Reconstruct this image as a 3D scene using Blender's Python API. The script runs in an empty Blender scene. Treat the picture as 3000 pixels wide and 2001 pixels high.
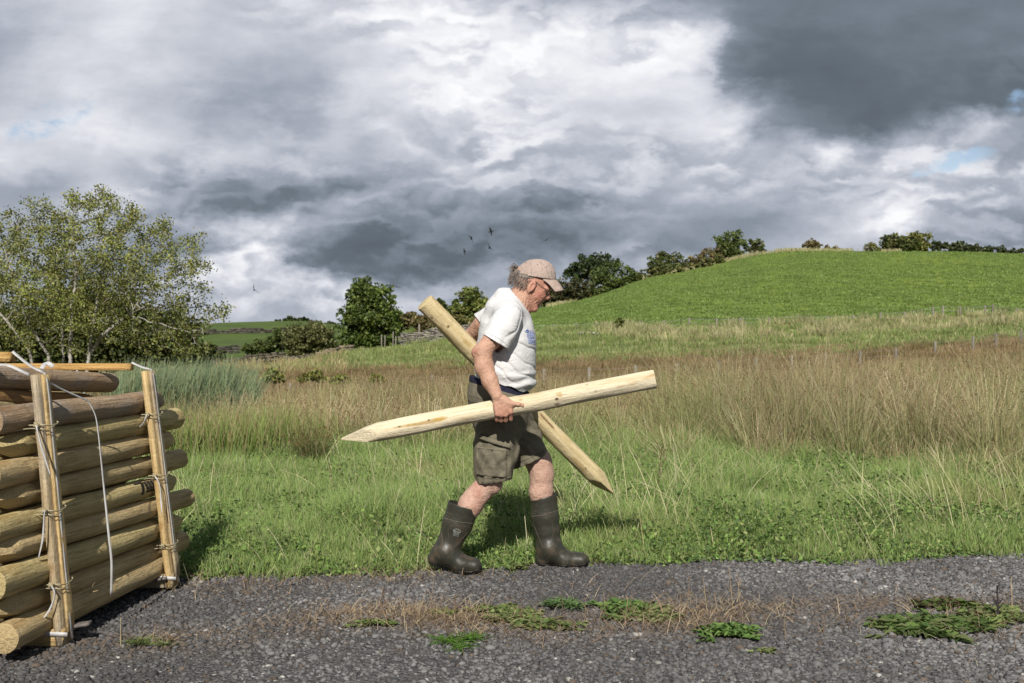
import bpy, math, random
import numpy as np
from mathutils import Vector, Matrix

# ------------------------------------------------------------------ camera, light, sky
sc = bpy.context.scene
HY, F, CH = 1008.0, 2916.7, 1.2          # horizon row, focal length, eye height of the 3000 px wide photograph
def P(px, py, Y):
    return np.array([(px-1500)/F*Y, Y, CH-(py-HY)/F*Y])
cam = bpy.data.cameras.new("camera"); cam_o = bpy.data.objects.new("camera", cam)
sc.collection.objects.link(cam_o); sc.camera = cam_o
cam_o.location = (0, 0, CH); cam_o.rotation_euler = (math.radians(90), 0, 0)
cam.lens = 35; cam.sensor_width = 36; cam.shift_y = (HY-1000.5)/3000
cam.clip_start = 0.05; cam.clip_end = 6000
cam.dof.use_dof = True; cam.dof.focus_distance = 5.1; cam.dof.aperture_fstop = 6.3
sc.view_settings.view_transform = 'Standard'; sc.view_settings.look = 'None'
sc.view_settings.gamma = 1; sc.view_settings.exposure = 0.25
SUN_TO = Vector((0.06, 1.0, -0.81)).normalized()
sun = bpy.data.lights.new("sun", 'SUN'); sun.energy = 5.0; sun.angle = math.radians(0.5); sun.color = (1, .955, .88)
sun_o = bpy.data.objects.new("sun", sun); sc.collection.objects.link(sun_o)
sun_o.rotation_euler = SUN_TO.to_track_quat('-Z', 'Y').to_euler()

class NT:
    """tiny node helper"""
    def __init__(s, nt): s.nt = nt
    def n(s, t, **k):
        o = s.nt.nodes.new(t)
        for a, b in k.items(): setattr(o, a, b)
        return o
    def put(s, sock, v):
        if isinstance(v, bpy.types.NodeSocket): s.nt.links.new(v, sock)
        elif v is not None: sock.default_value = v
    def m(s, op, a, b=None, c=None, clamp=False):
        o = s.n('ShaderNodeMath', operation=op, use_clamp=clamp)
        for i, v in enumerate((a, b, c)):
            if v is not None: s.put(o.inputs[i], v)
        return o.outputs[0]
    def vm(s, op, a, b=None):
        o = s.n('ShaderNodeVectorMath', operation=op); s.put(o.inputs[0], a)
        if b is not None: s.put(o.inputs[3] if op == 'SCALE' else o.inputs[1], b)
        return o.outputs['Value'] if op in ('DOT_PRODUCT', 'LENGTH') else o.outputs[0]
    def mix(s, f, a, b, blend='MIX'):
        o = s.n('ShaderNodeMix', data_type='RGBA', blend_type=blend)
        s.put(o.inputs[0], f)
        for i, v in ((6, a), (7, b)):
            s.put(o.inputs[i], (*v, 1) if isinstance(v, tuple) and len(v) == 3 else v)
        return o.outputs[2]
    def mr(s, v, a, b, c=0., d=1., smooth=True):
        o = s.n('ShaderNodeMapRange', interpolation_type='SMOOTHSTEP' if smooth else 'LINEAR')
        for i, q in enumerate((v, a, b, c, d)): s.put(o.inputs[i], q)
        return o.outputs[0]
    dim = '3D'
    def noise(s, vec, scale, detail=3., rough=.55, dist=0., out=0):
        o = s.n('ShaderNodeTexNoise', noise_dimensions=s.dim); s.put(o.inputs['Vector'], vec)
        o.inputs['Scale'].default_value = scale; o.inputs['Detail'].default_value = detail
        o.inputs['Roughness'].default_value = rough; o.inputs['Distortion'].default_value = dist
        return o.outputs[out]
    def ramp(s, v, stops, interp='LINEAR'):
        o = s.n('ShaderNodeValToRGB'); r = o.color_ramp; r.interpolation = interp
        while len(r.elements) < len(stops): r.elements.new(.5)
        for e, (p, c) in zip(r.elements, sorted(stops, key=lambda q: q[0])):
            e.position = p; e.color = (*c, 1) if len(c) == 3 else c
        s.put(o.inputs[0], v); return o.outputs[0]
    def xyz(s, a, b, c):
        o = s.n('ShaderNodeCombineXYZ')
        for i, v in enumerate((a, b, c)): s.put(o.inputs[i], v)
        return o.outputs[0]
def lin(v):
    v /= 255.; return v/12.92 if v <= .04045 else ((v+.055)/1.055)**2.4
def rgb(r, g, b): return (lin(r), lin(g), lin(b))

w = bpy.data.worlds.new("World"); sc.world = w; w.use_nodes = True
W = NT(w.node_tree); W.dim = '2D'; w.node_tree.nodes.clear()
geo = W.n('ShaderNodeTexCoord').outputs['Generated']
sp = W.n('ShaderNodeSeparateXYZ'); W.put(sp.inputs[0], geo)
dx, dy, dz = sp.outputs
az = W.m('ARCTAN2', dx, dy)
hor = W.m('SQRT', W.m('ADD', W.m('MULTIPLY', dx, dx), W.m('MULTIPLY', dy, dy)))
azc = W.m('MINIMUM', W.m('MAXIMUM', az, -.6), .6)
vv = W.m('DIVIDE', W.m('DIVIDE', dz, W.m('MAXIMUM', hor, .05)), W.m('COSINE', azc))
uu = W.m('ADD', W.m('TANGENT', azc), W.m('MULTIPLY', W.m('SUBTRACT', az, azc), 1.4))
# cloud-plane coordinates: clouds foreshorten towards the horizon
inv = W.m('DIVIDE', 1.0, W.m('ADD', W.m('MAXIMUM', dz, 0.), .16))
plane = W.xyz(W.m('MULTIPLY', dx, inv), W.m('MULTIPLY', dy, inv), 0.)
skyv = W.xyz(uu, W.m('MULTIPLY', vv, 1.7), 0.)
wn = W.n('ShaderNodeSeparateColor'); W.put(wn.inputs[0], W.noise(skyv, 4.5, 7., .62, 0., out=1))
wn2 = W.n('ShaderNodeSeparateColor'); W.put(wn2.inputs[0], W.noise(skyv, 15., 5., .6, 0., out=1))
wu = W.m('ADD', uu, W.m('ADD', W.m('MULTIPLY', W.m('SUBTRACT', wn.outputs[0], .5), .15), W.m('MULTIPLY', W.m('SUBTRACT', wn2.outputs[0], .5), .050)))
wv = W.m('ADD', vv, W.m('ADD', W.m('MULTIPLY', W.m('SUBTRACT', wn.outputs[1], .5), .075), W.m('MULTIPLY', W.m('SUBTRACT', wn2.outputs[1], .5), .030)))
# brightness of the cloud cover, by elevation (rows) and azimuth (stops)
ROWS = {
 -900: [(0,150),(600,160),(1500,170),(2300,120),(3000,120)],
 -60: [(0,185),(300,205),(500,195),(900,188),(1150,212),(1300,212),(1450,190),(1650,140),(1900,132),(2150,120),(2700,112),(3000,120)],
 40: [(0,178),(150,200),(400,206),(560,190),(800,192),(1030,190),(1130,220),(1400,224),(1520,224),(1650,190),(1900,180),(2060,155),(2150,122),(2500,112),(3000,118)],
 120: [(0,160),(130,190),(300,208),(420,190),(700,192),(900,186),(1060,200),(1200,222),(1450,226),(1650,238),(1950,236),(2060,205),(2120,125),(2300,106),(2600,104),(3000,120)],
 210: [(0,165),(200,196),(420,200),(600,188),(800,168),(920,176),(1010,212),(1200,222),(1450,230),(1650,236),(1900,228),(2050,214),(2110,120),(2300,98),(2600,102),(3000,118)],
 300: [(0,182),(150,190),(280,214),(400,192),(560,182),(760,162),(900,180),(1000,216),(1200,208),(1450,212),(1750,214),(2050,206),(2180,220),(2290,150),(2450,104),(2650,106),(2900,116),(3000,130)],
 370: [(0,205),(180,212),(310,232),(400,200),(600,188),(760,182),(860,160),(960,196),(1150,204),(1350,194),(1600,208),(1850,202),(2120,208),(2200,200),(2280,128),(2600,106),(2750,120),(2850,205),(2920,205),(3000,140)],
 440: [(0,205),(200,210),(500,196),(640,205),(800,172),(930,182),(1100,186),(1350,186),(1600,202),(1900,192),(2150,200),(2250,175),(2330,165),(2430,205),(2600,165),(2750,205),(2900,160),(3000,160)],
 510: [(0,190),(300,196),(500,180),(700,170),(900,162),(1150,168),(1400,180),(1600,196),(1800,196),(2100,178),(2300,170),(2420,215),(2540,222),(2650,180),(2850,190),(3000,186)],
 560: [(0,160),(200,158),(330,212),(420,200),(540,150),(700,130),(900,126),(1000,145),(1150,160),(1400,156),(1700,182),(2000,172),(2250,172),(2450,188),(2700,180),(3000,185)],
 620: [(0,150),(250,205),(420,190),(600,124),(850,118),(960,165),(1050,172),(1200,140),(1450,132),(1650,140),(1900,160),(2100,150),(2300,160),(2500,190),(2680,225),(2760,160),(3000,165)],
 680: [(0,165),(300,170),(500,170),(680,165),(760,175),(880,168),(1000,150),(1150,132),(1350,114),(1550,118),(1800,140),(2000,124),(2250,150),(2450,178),(2580,228),(2680,205),(2780,160),(3000,160)],
 735: [(0,165),(400,150),(560,128),(660,118),(730,175),(790,228),(860,190),(940,120),(1150,108),(1400,108),(1600,118),(1800,165),(2000,175),(2150,150),(2400,210),(2600,170),(3000,150)],
 790: [(0,160),(450,130),(620,190),(720,212),(800,235),(860,205),(900,130),(1050,106),(1300,110),(1500,130),(1650,168),(1800,160),(2200,150),(3000,150)],
 840: [(0,160),(560,185),(700,215),(850,222),(960,218),(1040,205),(1100,180),(1200,120),(1400,150),(1600,160),(3000,150)],
 890: [(0,165),(560,172),(700,190),(800,160),(1000,186),(1150,190),(1400,150),(3000,150)],
 940: [(0,160),(600,168),(750,185),(1000,178),(1300,150),(3000,150)],
 1010: [(0,158),(3000,158)]}
U0, U1 = (-300-1500)/F, (3300-1500)/F
uf = W.m('DIVIDE', W.m('SUBTRACT', wu, U0), U1-U0)
rows = sorted(ROWS, reverse=True); val = None; pv = None
for py in rows:
    v = (HY-py)/F
    r = W.ramp(uf, [((x+300)/3600, (L/255.,)*3) for x, L in ROWS[py]], 'B_SPLINE')
    r2 = W.n('ShaderNodeSeparateColor'); W.put(r2.inputs[0], r); r2 = r2.outputs[0]
    if val is None: val = r2
    else:
        f = W.mr(wv, pv, v, smooth=False)
        val = W.m('ADD', W.m('MULTIPLY', val, W.m('SUBTRACT', 1., f)), W.m('MULTIPLY', r2, f))
    pv = v
wvec = W.vm('ADD', skyv, W.vm('SCALE', W.vm('SUBTRACT', W.noise(skyv, 7., 5., .6, 0., out=1), (.5, .5, .5)), .16))
def puff(off, sc_, det, rough=.5):
    v = W.n('ShaderNodeTexVoronoi', feature='SMOOTH_F1'); v.voronoi_dimensions = '2D'; v.normalize = True; W.put(v.inputs['Vector'], W.vm('ADD', W.vm('MULTIPLY', wvec, (1., 1.45, 1.)), off))
    v.inputs['Scale'].default_value = sc_; v.inputs['Detail'].default_value = det; v.inputs['Roughness'].default_value = rough; v.inputs['Smoothness'].default_value = .6
    return W.m('SUBTRACT', 1., v.outputs['Distance'])
rel = W.m('SUBTRACT', puff((2.2, 9.1, 0.), 8., 2.), puff((2.19, 9.128, 0.), 8., 2.))
rel = W.m('MINIMUM', W.m('MAXIMUM', rel, -.12), .12)
f1 = W.m('MULTIPLY', W.m('SUBTRACT', W.noise(skyv, 6., 8., .55, 0.), .5), .26)
f2 = W.m('MULTIPLY', W.m('SUBTRACT', W.noise(W.vm('MULTIPLY', skyv, (1., 1.5, 1.)), 22., 6., .6, 0.), .5), .09)
amp = W.mr(val, .42, .78, .55, 1.)
gate = W.mr(W.noise(W.vm('ADD', skyv, (4., 4., 0.)), 3.2, 3., .5), .40, .62)
val = W.m('ADD', W.m('ADD', val, W.mr(val, .5, .75, .005, .035)), W.m('MULTIPLY', amp, W.m('ADD', W.m('ADD', f1, f2), W.m('MULTIPLY', W.m('MULTIPLY', rel, gate), 1.0))))
# behind the viewer and overhead: general broken grey cover
back = W.mr(dy, -.1, .35)
gen = W.m('ADD', .50, W.m('MULTIPLY', W.m('SUBTRACT', W.noise(plane, 1.3, 5., .55), .5), .7))
val = W.m('ADD', W.m('MULTIPLY', val, back), W.m('MULTIPLY', gen, W.m('SUBTRACT', 1., back)))
ccol = W.ramp(val, [(.30, rgb(84,92,101)), (.42, rgb(101,111,121)), (.50, rgb(124,134,146)), (.60, rgb(151,159,172)), (.71, rgb(176,182,194)), (.82, rgb(206,209,218)), (.92, rgb(233,235,240)), (1., rgb(250,250,252))])
def patch(px, py, rx, ry, rot=0.):
    a = W.m('SUBTRACT', W.m('ADD', W.m('MULTIPLY', wu, .45), W.m('MULTIPLY', uu, .55)), (px-1500)/F); b = W.m('SUBTRACT', W.m('ADD', W.m('MULTIPLY', wv, .45), W.m('MULTIPLY', vv, .55)), (HY-py)/F)
    c, s_ = math.cos(rot), math.sin(rot)
    a2 = W.m('ADD', W.m('MULTIPLY', a, c), W.m('MULTIPLY', b, s_)); b2 = W.m('SUBTRACT', W.m('MULTIPLY', b, c), W.m('MULTIPLY', a, s_))
    q = W.m('ADD', W.m('POWER', W.m('DIVIDE', a2, rx/F), 2.), W.m('POWER', W.m('DIVIDE', b2, ry/F), 2.))
    return W.mr(q, .2, 1.3, 1., 0.)
pm = patch(150, 350, 120, 55, .4)
for a in ((2985, 285, 55, 40, .6), (2860, 470, 110, 32, .25), (2730, 510, 60, 15, .2), (480,-40,60,30,0)): pm = W.m('MAXIMUM', pm, patch(*a))
pm = W.m('MULTIPLY', W.m('MULTIPLY', pm, W.mr(W.noise(W.vm('ADD', skyv, (8., 1., 0.)), 24., 5., .6), .40, .62, .12, .75)), back)
sky = W.n('ShaderNodeTexSky', sky_type='NISHITA', sun_disc=False)
sky.sun_elevation = math.asin(-SUN_TO.z); sky.sun_rotation = math.atan2(-SUN_TO.x, -SUN_TO.y) % (2*math.pi)
b1 = W.n('ShaderNodeBackground'); W.put(b1.inputs[0], ccol); b1.inputs[1].default_value = .86
b2 = W.n('ShaderNodeBackground'); W.put(b2.inputs[0], sky.outputs[0]); b2.inputs[1].default_value = .10
ms = W.n('ShaderNodeMixShader'); W.put(ms.inputs[0], pm); W.put(ms.inputs[1], b1.outputs[0]); W.put(ms.inputs[2], b2.outputs[0])
wo = W.n('ShaderNodeOutputWorld'); W.put(wo.inputs[0], ms.outputs[0])

# ------------------------------------------------------------------ helpers
rng = np.random.default_rng(7); random.seed(7)
def mesh_obj(name, V, faces, mat=None, parent=None, smooth=False, col=None, fmat=None):
    """faces: array (n,3)/(n,4) or a list of such arrays"""
    V = np.asarray(V, dtype=np.float32)
    if isinstance(faces, np.ndarray): faces = [faces]
    faces = [np.asarray(f, dtype=np.int32) for f in faces if len(f)]
    me = bpy.data.meshes.new(name)
    me.vertices.add(len(V)); me.vertices.foreach_set('co', V.ravel())
    loops = np.concatenate([f.ravel() for f in faces])
    tot = np.concatenate([np.full(len(f), f.shape[1], np.int32) for f in faces])
    st = np.concatenate([[0], np.cumsum(tot)[:-1]]).astype(np.int32)
    me.loops.add(len(loops)); me.loops.foreach_set('vertex_index', loops)
    me.polygons.add(len(tot)); me.polygons.foreach_set('loop_start', st); me.polygons.foreach_set('loop_total', tot)
    if smooth: me.polygons.foreach_set('use_smooth', np.ones(len(tot), bool))
    if col is not None:
        a = me.color_attributes.new('Col', 'FLOAT_COLOR', 'POINT')
        c = np.ones((len(V), 4), np.float32); c[:, :3] = col; a.data.foreach_set('color', c.ravel())
    for m in (mat if isinstance(mat, (list, tuple)) else [mat]):
        if m is not None: me.materials.append(m)
    if fmat is not None: me.polygons.foreach_set('material_index', np.asarray(fmat, np.int32))
    me.update(calc_edges=True)
    o = bpy.data.objects.new(name, me); sc.collection.objects.link(o)
    if parent is not None: o.parent = parent
    return o
def tag(o, label=None, cat=None, group=None, kind=None):
    if label: o['label'] = label
    if cat: o['category'] = cat
    if group: o['group'] = group
    if kind: o['kind'] = kind
    return o
def thing(name, label, cat, loc=(0, 0, 0), group=None):
    o = bpy.data.objects.new(name, None); sc.collection.objects.link(o); o.location = tuple(float(v) for v in loc)
    o.empty_display_size = .1
    return tag(o, label, cat, group)
def child(o, root):
    """parent o (built in world coordinates) to root, whose transform is a pure translation"""
    o.parent = root; o.location = -Vector(root.location) if root.type == 'EMPTY' or True else (0, 0, 0)
    return o

MATS = {}
def material(name, base, rough=.8, fn=None, bump=None, spec=.3, trans=0., sss=0., attr=False):
    """fn(N, objco) -> colour socket; bump(N, objco) -> (height socket, distance)"""
    m = bpy.data.materials.new(name); m.use_nodes = True; m.node_tree.nodes.clear(); N = NT(m.node_tree)
    tc = N.n('ShaderNodeTexCoord').outputs['Object']
    c = base if not isinstance(base, tuple) else (*base, 1)
    b = N.n('ShaderNodeBsdfPrincipled'); b.inputs['Roughness'].default_value = rough
    b.inputs['Specular IOR Level'].default_value = spec
    b.inputs['Base Color'].default_value = c
    col = None
    if attr:
        a = N.n('ShaderNodeAttribute', attribute_name='Col'); col = a.outputs['Color']
    if fn: col = fn(N, tc, col)
    if col is not None: N.put(b.inputs['Base Color'], col)
    if sss:
        b.inputs['Subsurface Weight'].default_value = sss; b.inputs['Subsurface Radius'].default_value = (1, .35, .2); b.inputs['Subsurface Scale'].default_value = .008
    if bump:
        h, d = bump(N, tc); bn = N.n('ShaderNodeBump'); bn.inputs['Distance'].default_value = d; bn.inputs['Strength'].default_value = 1
        N.put(bn.inputs['Height'], h); N.put(b.inputs['Normal'], bn.outputs[0])
    out = N.n('ShaderNodeOutputMaterial')
    if trans:
        t = N.n('ShaderNodeBsdfTranslucent'); t.inputs[0].default_value = c
        if col is not None: N.put(t.inputs[0], col)
        mx = N.n('ShaderNodeMixShader'); mx.inputs[0].default_value = trans
        N.put(mx.inputs[1], b.outputs[0]); N.put(mx.inputs[2], t.outputs[0]); N.put(out.inputs[0], mx.outputs[0])
    else: N.put(out.inputs[0], b.outputs[0])
    MATS[name] = m; return m

def vnoise(p, seed=0, octs=4, f=1.):
    """cheap smooth pseudo noise in [-1,1], p (...,k)"""
    r = np.random.default_rng(seed); k = p.shape[-1]; out = 0; amp = 1.; tot = 0
    for o in range(octs):
        for j in range(3):
            d = r.normal(size=k); d /= np.linalg.norm(d)
            out = out+amp*np.sin((p@d)*f*2.2*(1+.3*j)+r.uniform(0, 6.3)+1.3*np.sin((p@r.normal(size=k))*f*.7+j))
        tot += amp*3; amp *= .55; f *= 1.97
    return out/tot*1.8

def hermite(xk, Yk, x):
    """smooth interpolation; Yk (n,len(xk)) or (len(xk),), x (n,)"""
    xk = np.asarray(xk, float); i = np.clip(np.searchsorted(xk, x)-1, 0, len(xk)-2)
    if Yk.ndim == 1: g = lambda j: Yk[j]
    else: a = np.arange(len(x)); g = lambda j: Yk[a, j]
    h = xk[i+1]-xk[i]; t = np.clip((x-xk[i])/h, 0, 1)
    y0, y1 = g(i), g(i+1); im, ip = np.maximum(i-1, 0), np.minimum(i+2, len(xk)-1)
    s = (y1-y0)/h
    sl = np.where(im < i, (y0-g(im))/np.maximum(xk[i]-xk[im], 1e-9), s); sr = np.where(ip > i+1, (g(ip)-y1)/np.maximum(xk[ip]-xk[i+1], 1e-9), s)
    lim = lambda a, b: np.where(a*b <= 0, 0, np.sign(a)*np.minimum(np.abs(a+b)/2, 2.5*np.minimum(np.abs(a), np.abs(b))))
    m0, m1 = lim(sl, s)*h, lim(s, sr)*h
    t2, t3 = t*t, t*t*t
    return (2*t3-3*t2+1)*y0+(t3-2*t2+t)*m0+(-2*t3+3*t2)*y1+(t3-t2)*m1

# ------------------------------------------------------------------ terrain
COLX = [-1500, -300, 0, 300, 600, 870, 1020, 1250, 1400, 1564, 1755, 1883, 2042, 2189, 2300, 2500, 2800, 3100, 3400, 4500]
def row(Y, pts):
    xs = [a for a, b in pts]; ys = np.array([float(b) for a, b in pts])
    py = hermite(xs, ys, np.clip(np.array(COLX, float), xs[0], xs[-1])); return CH-(py-HY)/F*Y
ZR = {}
ZR[5.] = np.zeros(len(COLX)); ZR[9.] = np.full(len(COLX), .0)
ZR[13.] = np.interp(COLX, [0, 600, 1500, 3000], [-.12, -.12, -.03, .05])
ZR[20.] = np.interp(COLX, [0, 600, 1500, 3000], [-.35, -.35, -.15, .15])
ZR[34.] = np.interp(COLX, [0, 900, 1500, 2400, 3000], [-.95, -.95, -.8, -.3, .3])
ZR[50.] = np.interp(COLX, [0, 900, 1600, 2400, 3000, 3400], [-1.45, -1.4, -1.2, -.45, .7, 1.3])
ZR[64.] = row(64, [(-300, 1100), (600, 1100), (900, 1096), (1250, 1088), (1600, 1074), (2000, 1062), (2500, 1042), (3000, 1003), (3400, 985)])
ZR[78.] = row(78, [(-300, 1090), (600, 1088), (900, 1080), (1250, 1052), (1600, 1026), (2000, 1012), (2500, 994), (3000, 966), (3400, 950)])
ZR[97.] = row(97, [(-300, 1085), (500, 1082), (800, 1070), (950, 1048), (1100, 1022), (1250, 1006), (1400, 988), (1560, 972), (2000, 960), (2500, 948), (3000, 926), (3400, 915)])
ZR[125.] = row(125, [(-300, 1068), (500, 1066), (900, 1045), (1100, 1000), (1250, 975), (1564, 935), (2000, 884), (2500, 862), (3000, 852), (3400, 850)])
ZR[160.] = row(160, [(-300, 1055), (500, 1052), (900, 1030), (1100, 988), (1250, 957), (1564, 917), (1755, 886), (1883, 856), (2042, 830), (2300, 800), (2600, 790), (3000, 790), (3400, 795)])
ZR[195.] = row(195, [(-300, 1046), (500, 1045), (900, 1022), (1100, 985), (1250, 950), (1564, 908), (1755, 870), (1883, 832), (2042, 803), (2300, 762), (2600, 749), (3000, 753), (3400, 765)])
ZR[220.] = row(220, [(-300, 1042), (500, 1040), (900, 1018), (1100, 985), (1250, 950), (1564, 907), (1755, 862), (1883, 818), (2042, 787), (2189, 757), (2290, 741), (2600, 738), (3000, 744), (3400, 757)])
ZR[260.] = row(260, [(-300, 1040), (500, 1036), (900, 1010), (1100, 985), (1250, 955), (1564, 912), (1755, 868), (1883, 830), (2042, 800), (2290, 760), (2600, 758), (3000, 768), (3400, 780)])
ZR[330.] = row(330, [(-300, 1020), (500, 1010), (900, 995), (1100, 985), (1250, 965), (1600, 930), (2000, 850), (3000, 830), (3400, 830)])
ZR[430.] = row(430, [(-300, 1000), (0, 996), (300, 990), (500, 975), (615, 962), (768, 955), (900, 960), (1100, 972), (1400, 960), (2000, 880), (3400, 860)])
ZR[520.] = row(520, [(-300, 992), (0, 988), (300, 982), (500, 969), (615, 948), (700, 939), (768, 937), (883, 943), (960, 950), (1100, 962), (1300, 970), (2000, 900), (3400, 880)])
ZR[700.] = row(700, [(-300, 996), (500, 985), (768, 960), (960, 965), (1300, 975), (2000, 930), (3400, 930)])
ZR[1600.] = row(1600, [(-300, 1000), (3400, 1000)])
ZY = np.array(sorted(ZR)); ZT = np.array([ZR[y] for y in ZY])     # rows x cols
def edge_y(X): return 5.33+.119*X+.05*np.sin(2.1*X+.5)+.03*np.sin(5.3*X+1)+.015*np.sin(13.*X)
def ground(X, Y):
    X = np.asarray(X, float); Y = np.asarray(Y, float); sh = X.shape; X = X.ravel(); Y = Y.ravel()
    Yc = np.clip(Y, 5., 1600.); u = np.clip(1500+F*X/np.maximum(Yc, 8.), COLX[0], COLX[-1])
    per = np.stack([hermite(ZY, ZT[:, c], Yc) for c in range(len(COLX))], 1)
    z = hermite(COLX, per, u)
    P2 = np.stack([X, Y], 1)
    k = np.clip((Y-5.8)/6, 0, 1)
    z = z+k*.035*vnoise(P2, 3, 2, .55)*np.clip(Y/20., .6, 3.)+np.clip((Y-60)/60, 0, 1)*.22*vnoise(P2, 5, 2, .045)
    z = z-.004
    return z.reshape(sh)
def g1(X, Y): return float(ground(np.array([X]), np.array([Y]))[0])
# ------------------------------------------------------------------ setting: ground and track
def px_of(X, Y): return 1500+F*X/np.maximum(Y, 1e-3)
def mix3(a, b, t): return a*(1-t[:, None])+b*t[:, None]
def terrain():
    Ys = [-9., -6., -3., 0., 2., 3.5]+list(np.arange(4.5, 8, .2)); y = 8.
    while y < 1600: Ys.append(y); y *= 1.0125
    Ys.append(1650.); Ys = np.array(Ys); nu = 300
    U = np.linspace(-1.05, 1.05, nu); Yg, Ug = np.meshgrid(Ys, U, indexing='ij')
    Xg = Ug*(np.maximum(Yg, -8)+14); Z = ground(Xg, Yg)
    Z = np.where(Yg < edge_y(Xg)+.1, Z-.01, Z)
    V = np.stack([Xg, Yg, Z], -1).reshape(-1, 3)
    X, Y = V[:, 0], V[:, 1]; px = px_of(X, Y); P2 = V[:, :2]
    n1 = vnoise(P2, 11, 3, .6); n2 = vnoise(P2, 12, 3, .08); n3 = vnoise(P2/np.maximum(Y, 5)[:, None]*60, 13, 4, .35)
    c = np.tile(np.array([.075, .06, .04]), (len(V), 1))
    sm = lambda a, b, v: np.clip((v-a)/(b-a), 0, 1)**2*(3-2*np.clip((v-a)/(b-a), 0, 1))
    c = mix3(c, np.array([.08, .12, .03]), sm(5.4, 6.4, Y-.119*X))
    c = mix3(c, np.array([.22, .19, .085]), sm(11, 15, Y+n1))
    c = mix3(c, np.array([.13, .085, .045]), sm(44, 52, Y+2*n1)*sm(800, 1100, px))
    gb = np.stack([.15+.04*n3, .17+.03*n3, .06+0*n3], 1)
    c = mix3(c, gb, sm(62, 72, Y+3*n3)*sm(750, 950, px))
    straw = np.array([.27, .23, .11])
    c = mix3(c, straw, sm(.1, .5, n3+.15)*sm(76, 90, Y)*(1-sm(97, 99, Y))*sm(1800, 2300, px)*.8)
    c = mix3(c, straw, sm(50, 60, Y)*(1-sm(100, 110, Y))*(1-sm(750, 950, px))*.9)
    hp = np.stack([.124+.026*n2+.022*n3, .172+.026*n2+.022*n3, .036+.004*n2], 1)
    c = mix3(c, hp, sm(98, 99.5, Y))
    lf = np.stack([.080+.014*n2, .118+.018*n2, .032+0*n2], 1)  # left fields: cloud shadow put into the grass colour as a darker green
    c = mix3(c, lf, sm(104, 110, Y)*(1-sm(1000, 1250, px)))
    c = mix3(c, np.array([.16, .17, .06]), sm(104, 108, Y)*(1-sm(150, 165, Y))*(1-sm(900, 1000, px))*sm(-.2, .3, n3))
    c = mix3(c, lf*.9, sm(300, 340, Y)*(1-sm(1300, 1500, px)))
    c = np.clip(c, .005, 1)
    i, j = np.meshgrid(np.arange(len(Ys)-1), np.arange(nu-1), indexing='ij'); a = (i*nu+j).ravel()
    Fq = np.stack([a, a+1, a+nu+1, a+nu], 1)
    fy = V[Fq, 1].mean(1); fp = px_of(V[Fq, 0].mean(1), fy)
    z1 = fy < 97.5; z2 = (~z1) & (fp > 1340) & (fy < 320); z3 = ~(z1 | z2)
    def gcol(N, tc, col):
        f = N.noise(tc, .9, 6., .7); f2 = N.noise(tc, 14., 4., .7)
        k = N.m('ADD', N.m('MULTIPLY', f, .9), N.m('MULTIPLY', f2, .7))
        return N.mix(1., col, N.ramp(k, [(.45, (.62,)*3), (.8, (1., 1., 1.)), (1., (1.25, 1.2, 1.15))]), 'MULTIPLY')
    m = material('turf', (.1, .15, .03), .95, gcol, lambda N, tc: (N.noise(tc, 3., 6., .75), .12), .1, attr=True)
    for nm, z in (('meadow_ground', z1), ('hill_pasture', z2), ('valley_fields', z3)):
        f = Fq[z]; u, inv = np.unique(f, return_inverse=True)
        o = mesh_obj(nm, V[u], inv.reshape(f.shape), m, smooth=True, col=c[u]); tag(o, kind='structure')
        if z is z1: tag(o, 'rough green meadow ground behind the gravel track')
        elif z is z2: tag(o, 'bright green grass hill rising on the right')
        else: tag(o, 'distant green fields at left with cloud shadow in their colour')
terrain()

def grav_col(N, tc, col):
    v = N.n('ShaderNodeTexVoronoi'); v.inputs['Scale'].default_value = 75; N.put(v.inputs['Vector'], tc)
    sv = N.n('ShaderNodeSeparateColor'); N.put(sv.inputs[0], v.outputs['Color'])
    base = N.ramp(sv.outputs[0], [(0., (.052, .050, .050)), (.5, (.098, .094, .094)), (.88, (.145, .139, .138)), (.97, (.22, .21, .205)), (1., (.45, .43, .40))])
    big = N.noise(tc, 1.1, 5., .6)
    spx = N.n('ShaderNodeSeparateXYZ'); N.put(spx.inputs[0], tc)
    # grit and soil strip along the middle of the track, fine dirt elsewhere
    q = N.m('SUBTRACT', spx.outputs[1], N.m('ADD', 4.2, N.m('MULTIPLY', spx.outputs[0], .119)))
    band = N.mr(N.m('ABSOLUTE', N.m('ADD', q, N.m('MULTIPLY', N.m('SUBTRACT', big, .5), .5))), .05, .38, 1., 0.)
    dirt = N.m('MULTIPLY', N.mr(N.noise(tc, 6., 6., .7), .42, .62), N.m('ADD', .25, N.m('MULTIPLY', band, .65)))
    c = N.mix(dirt, base, (.095, .078, .062))
    moss = N.m('MULTIPLY', N.mr(N.noise(tc, 9., 5., .7), .60, .68), band)
    c = N.mix(moss, c, (.075, .085, .018))
    return N.mix(1., c, N.ramp(big, [(.3, (.8, .8, .8)), (.7, (1.15, 1.15, 1.15))]), 'MULTIPLY')
def grav_bump(N, tc):
    v = N.n('ShaderNodeTexVoronoi'); v.inputs['Scale'].default_value = 75; N.put(v.inputs['Vector'], tc)
    v2 = N.n('ShaderNodeTexVoronoi'); v2.inputs['Scale'].default_value = 190; N.put(v2.inputs['Vector'], tc)
    return N.m('ADD', N.m('SUBTRACT', 1., v.outputs['Distance']), N.m('MULTIPLY', v2.outputs['Distance'], -.4)), .012
m_track = material('track_gravel', (.06, .06, .065), .92, grav_col, grav_bump, .25)
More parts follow.
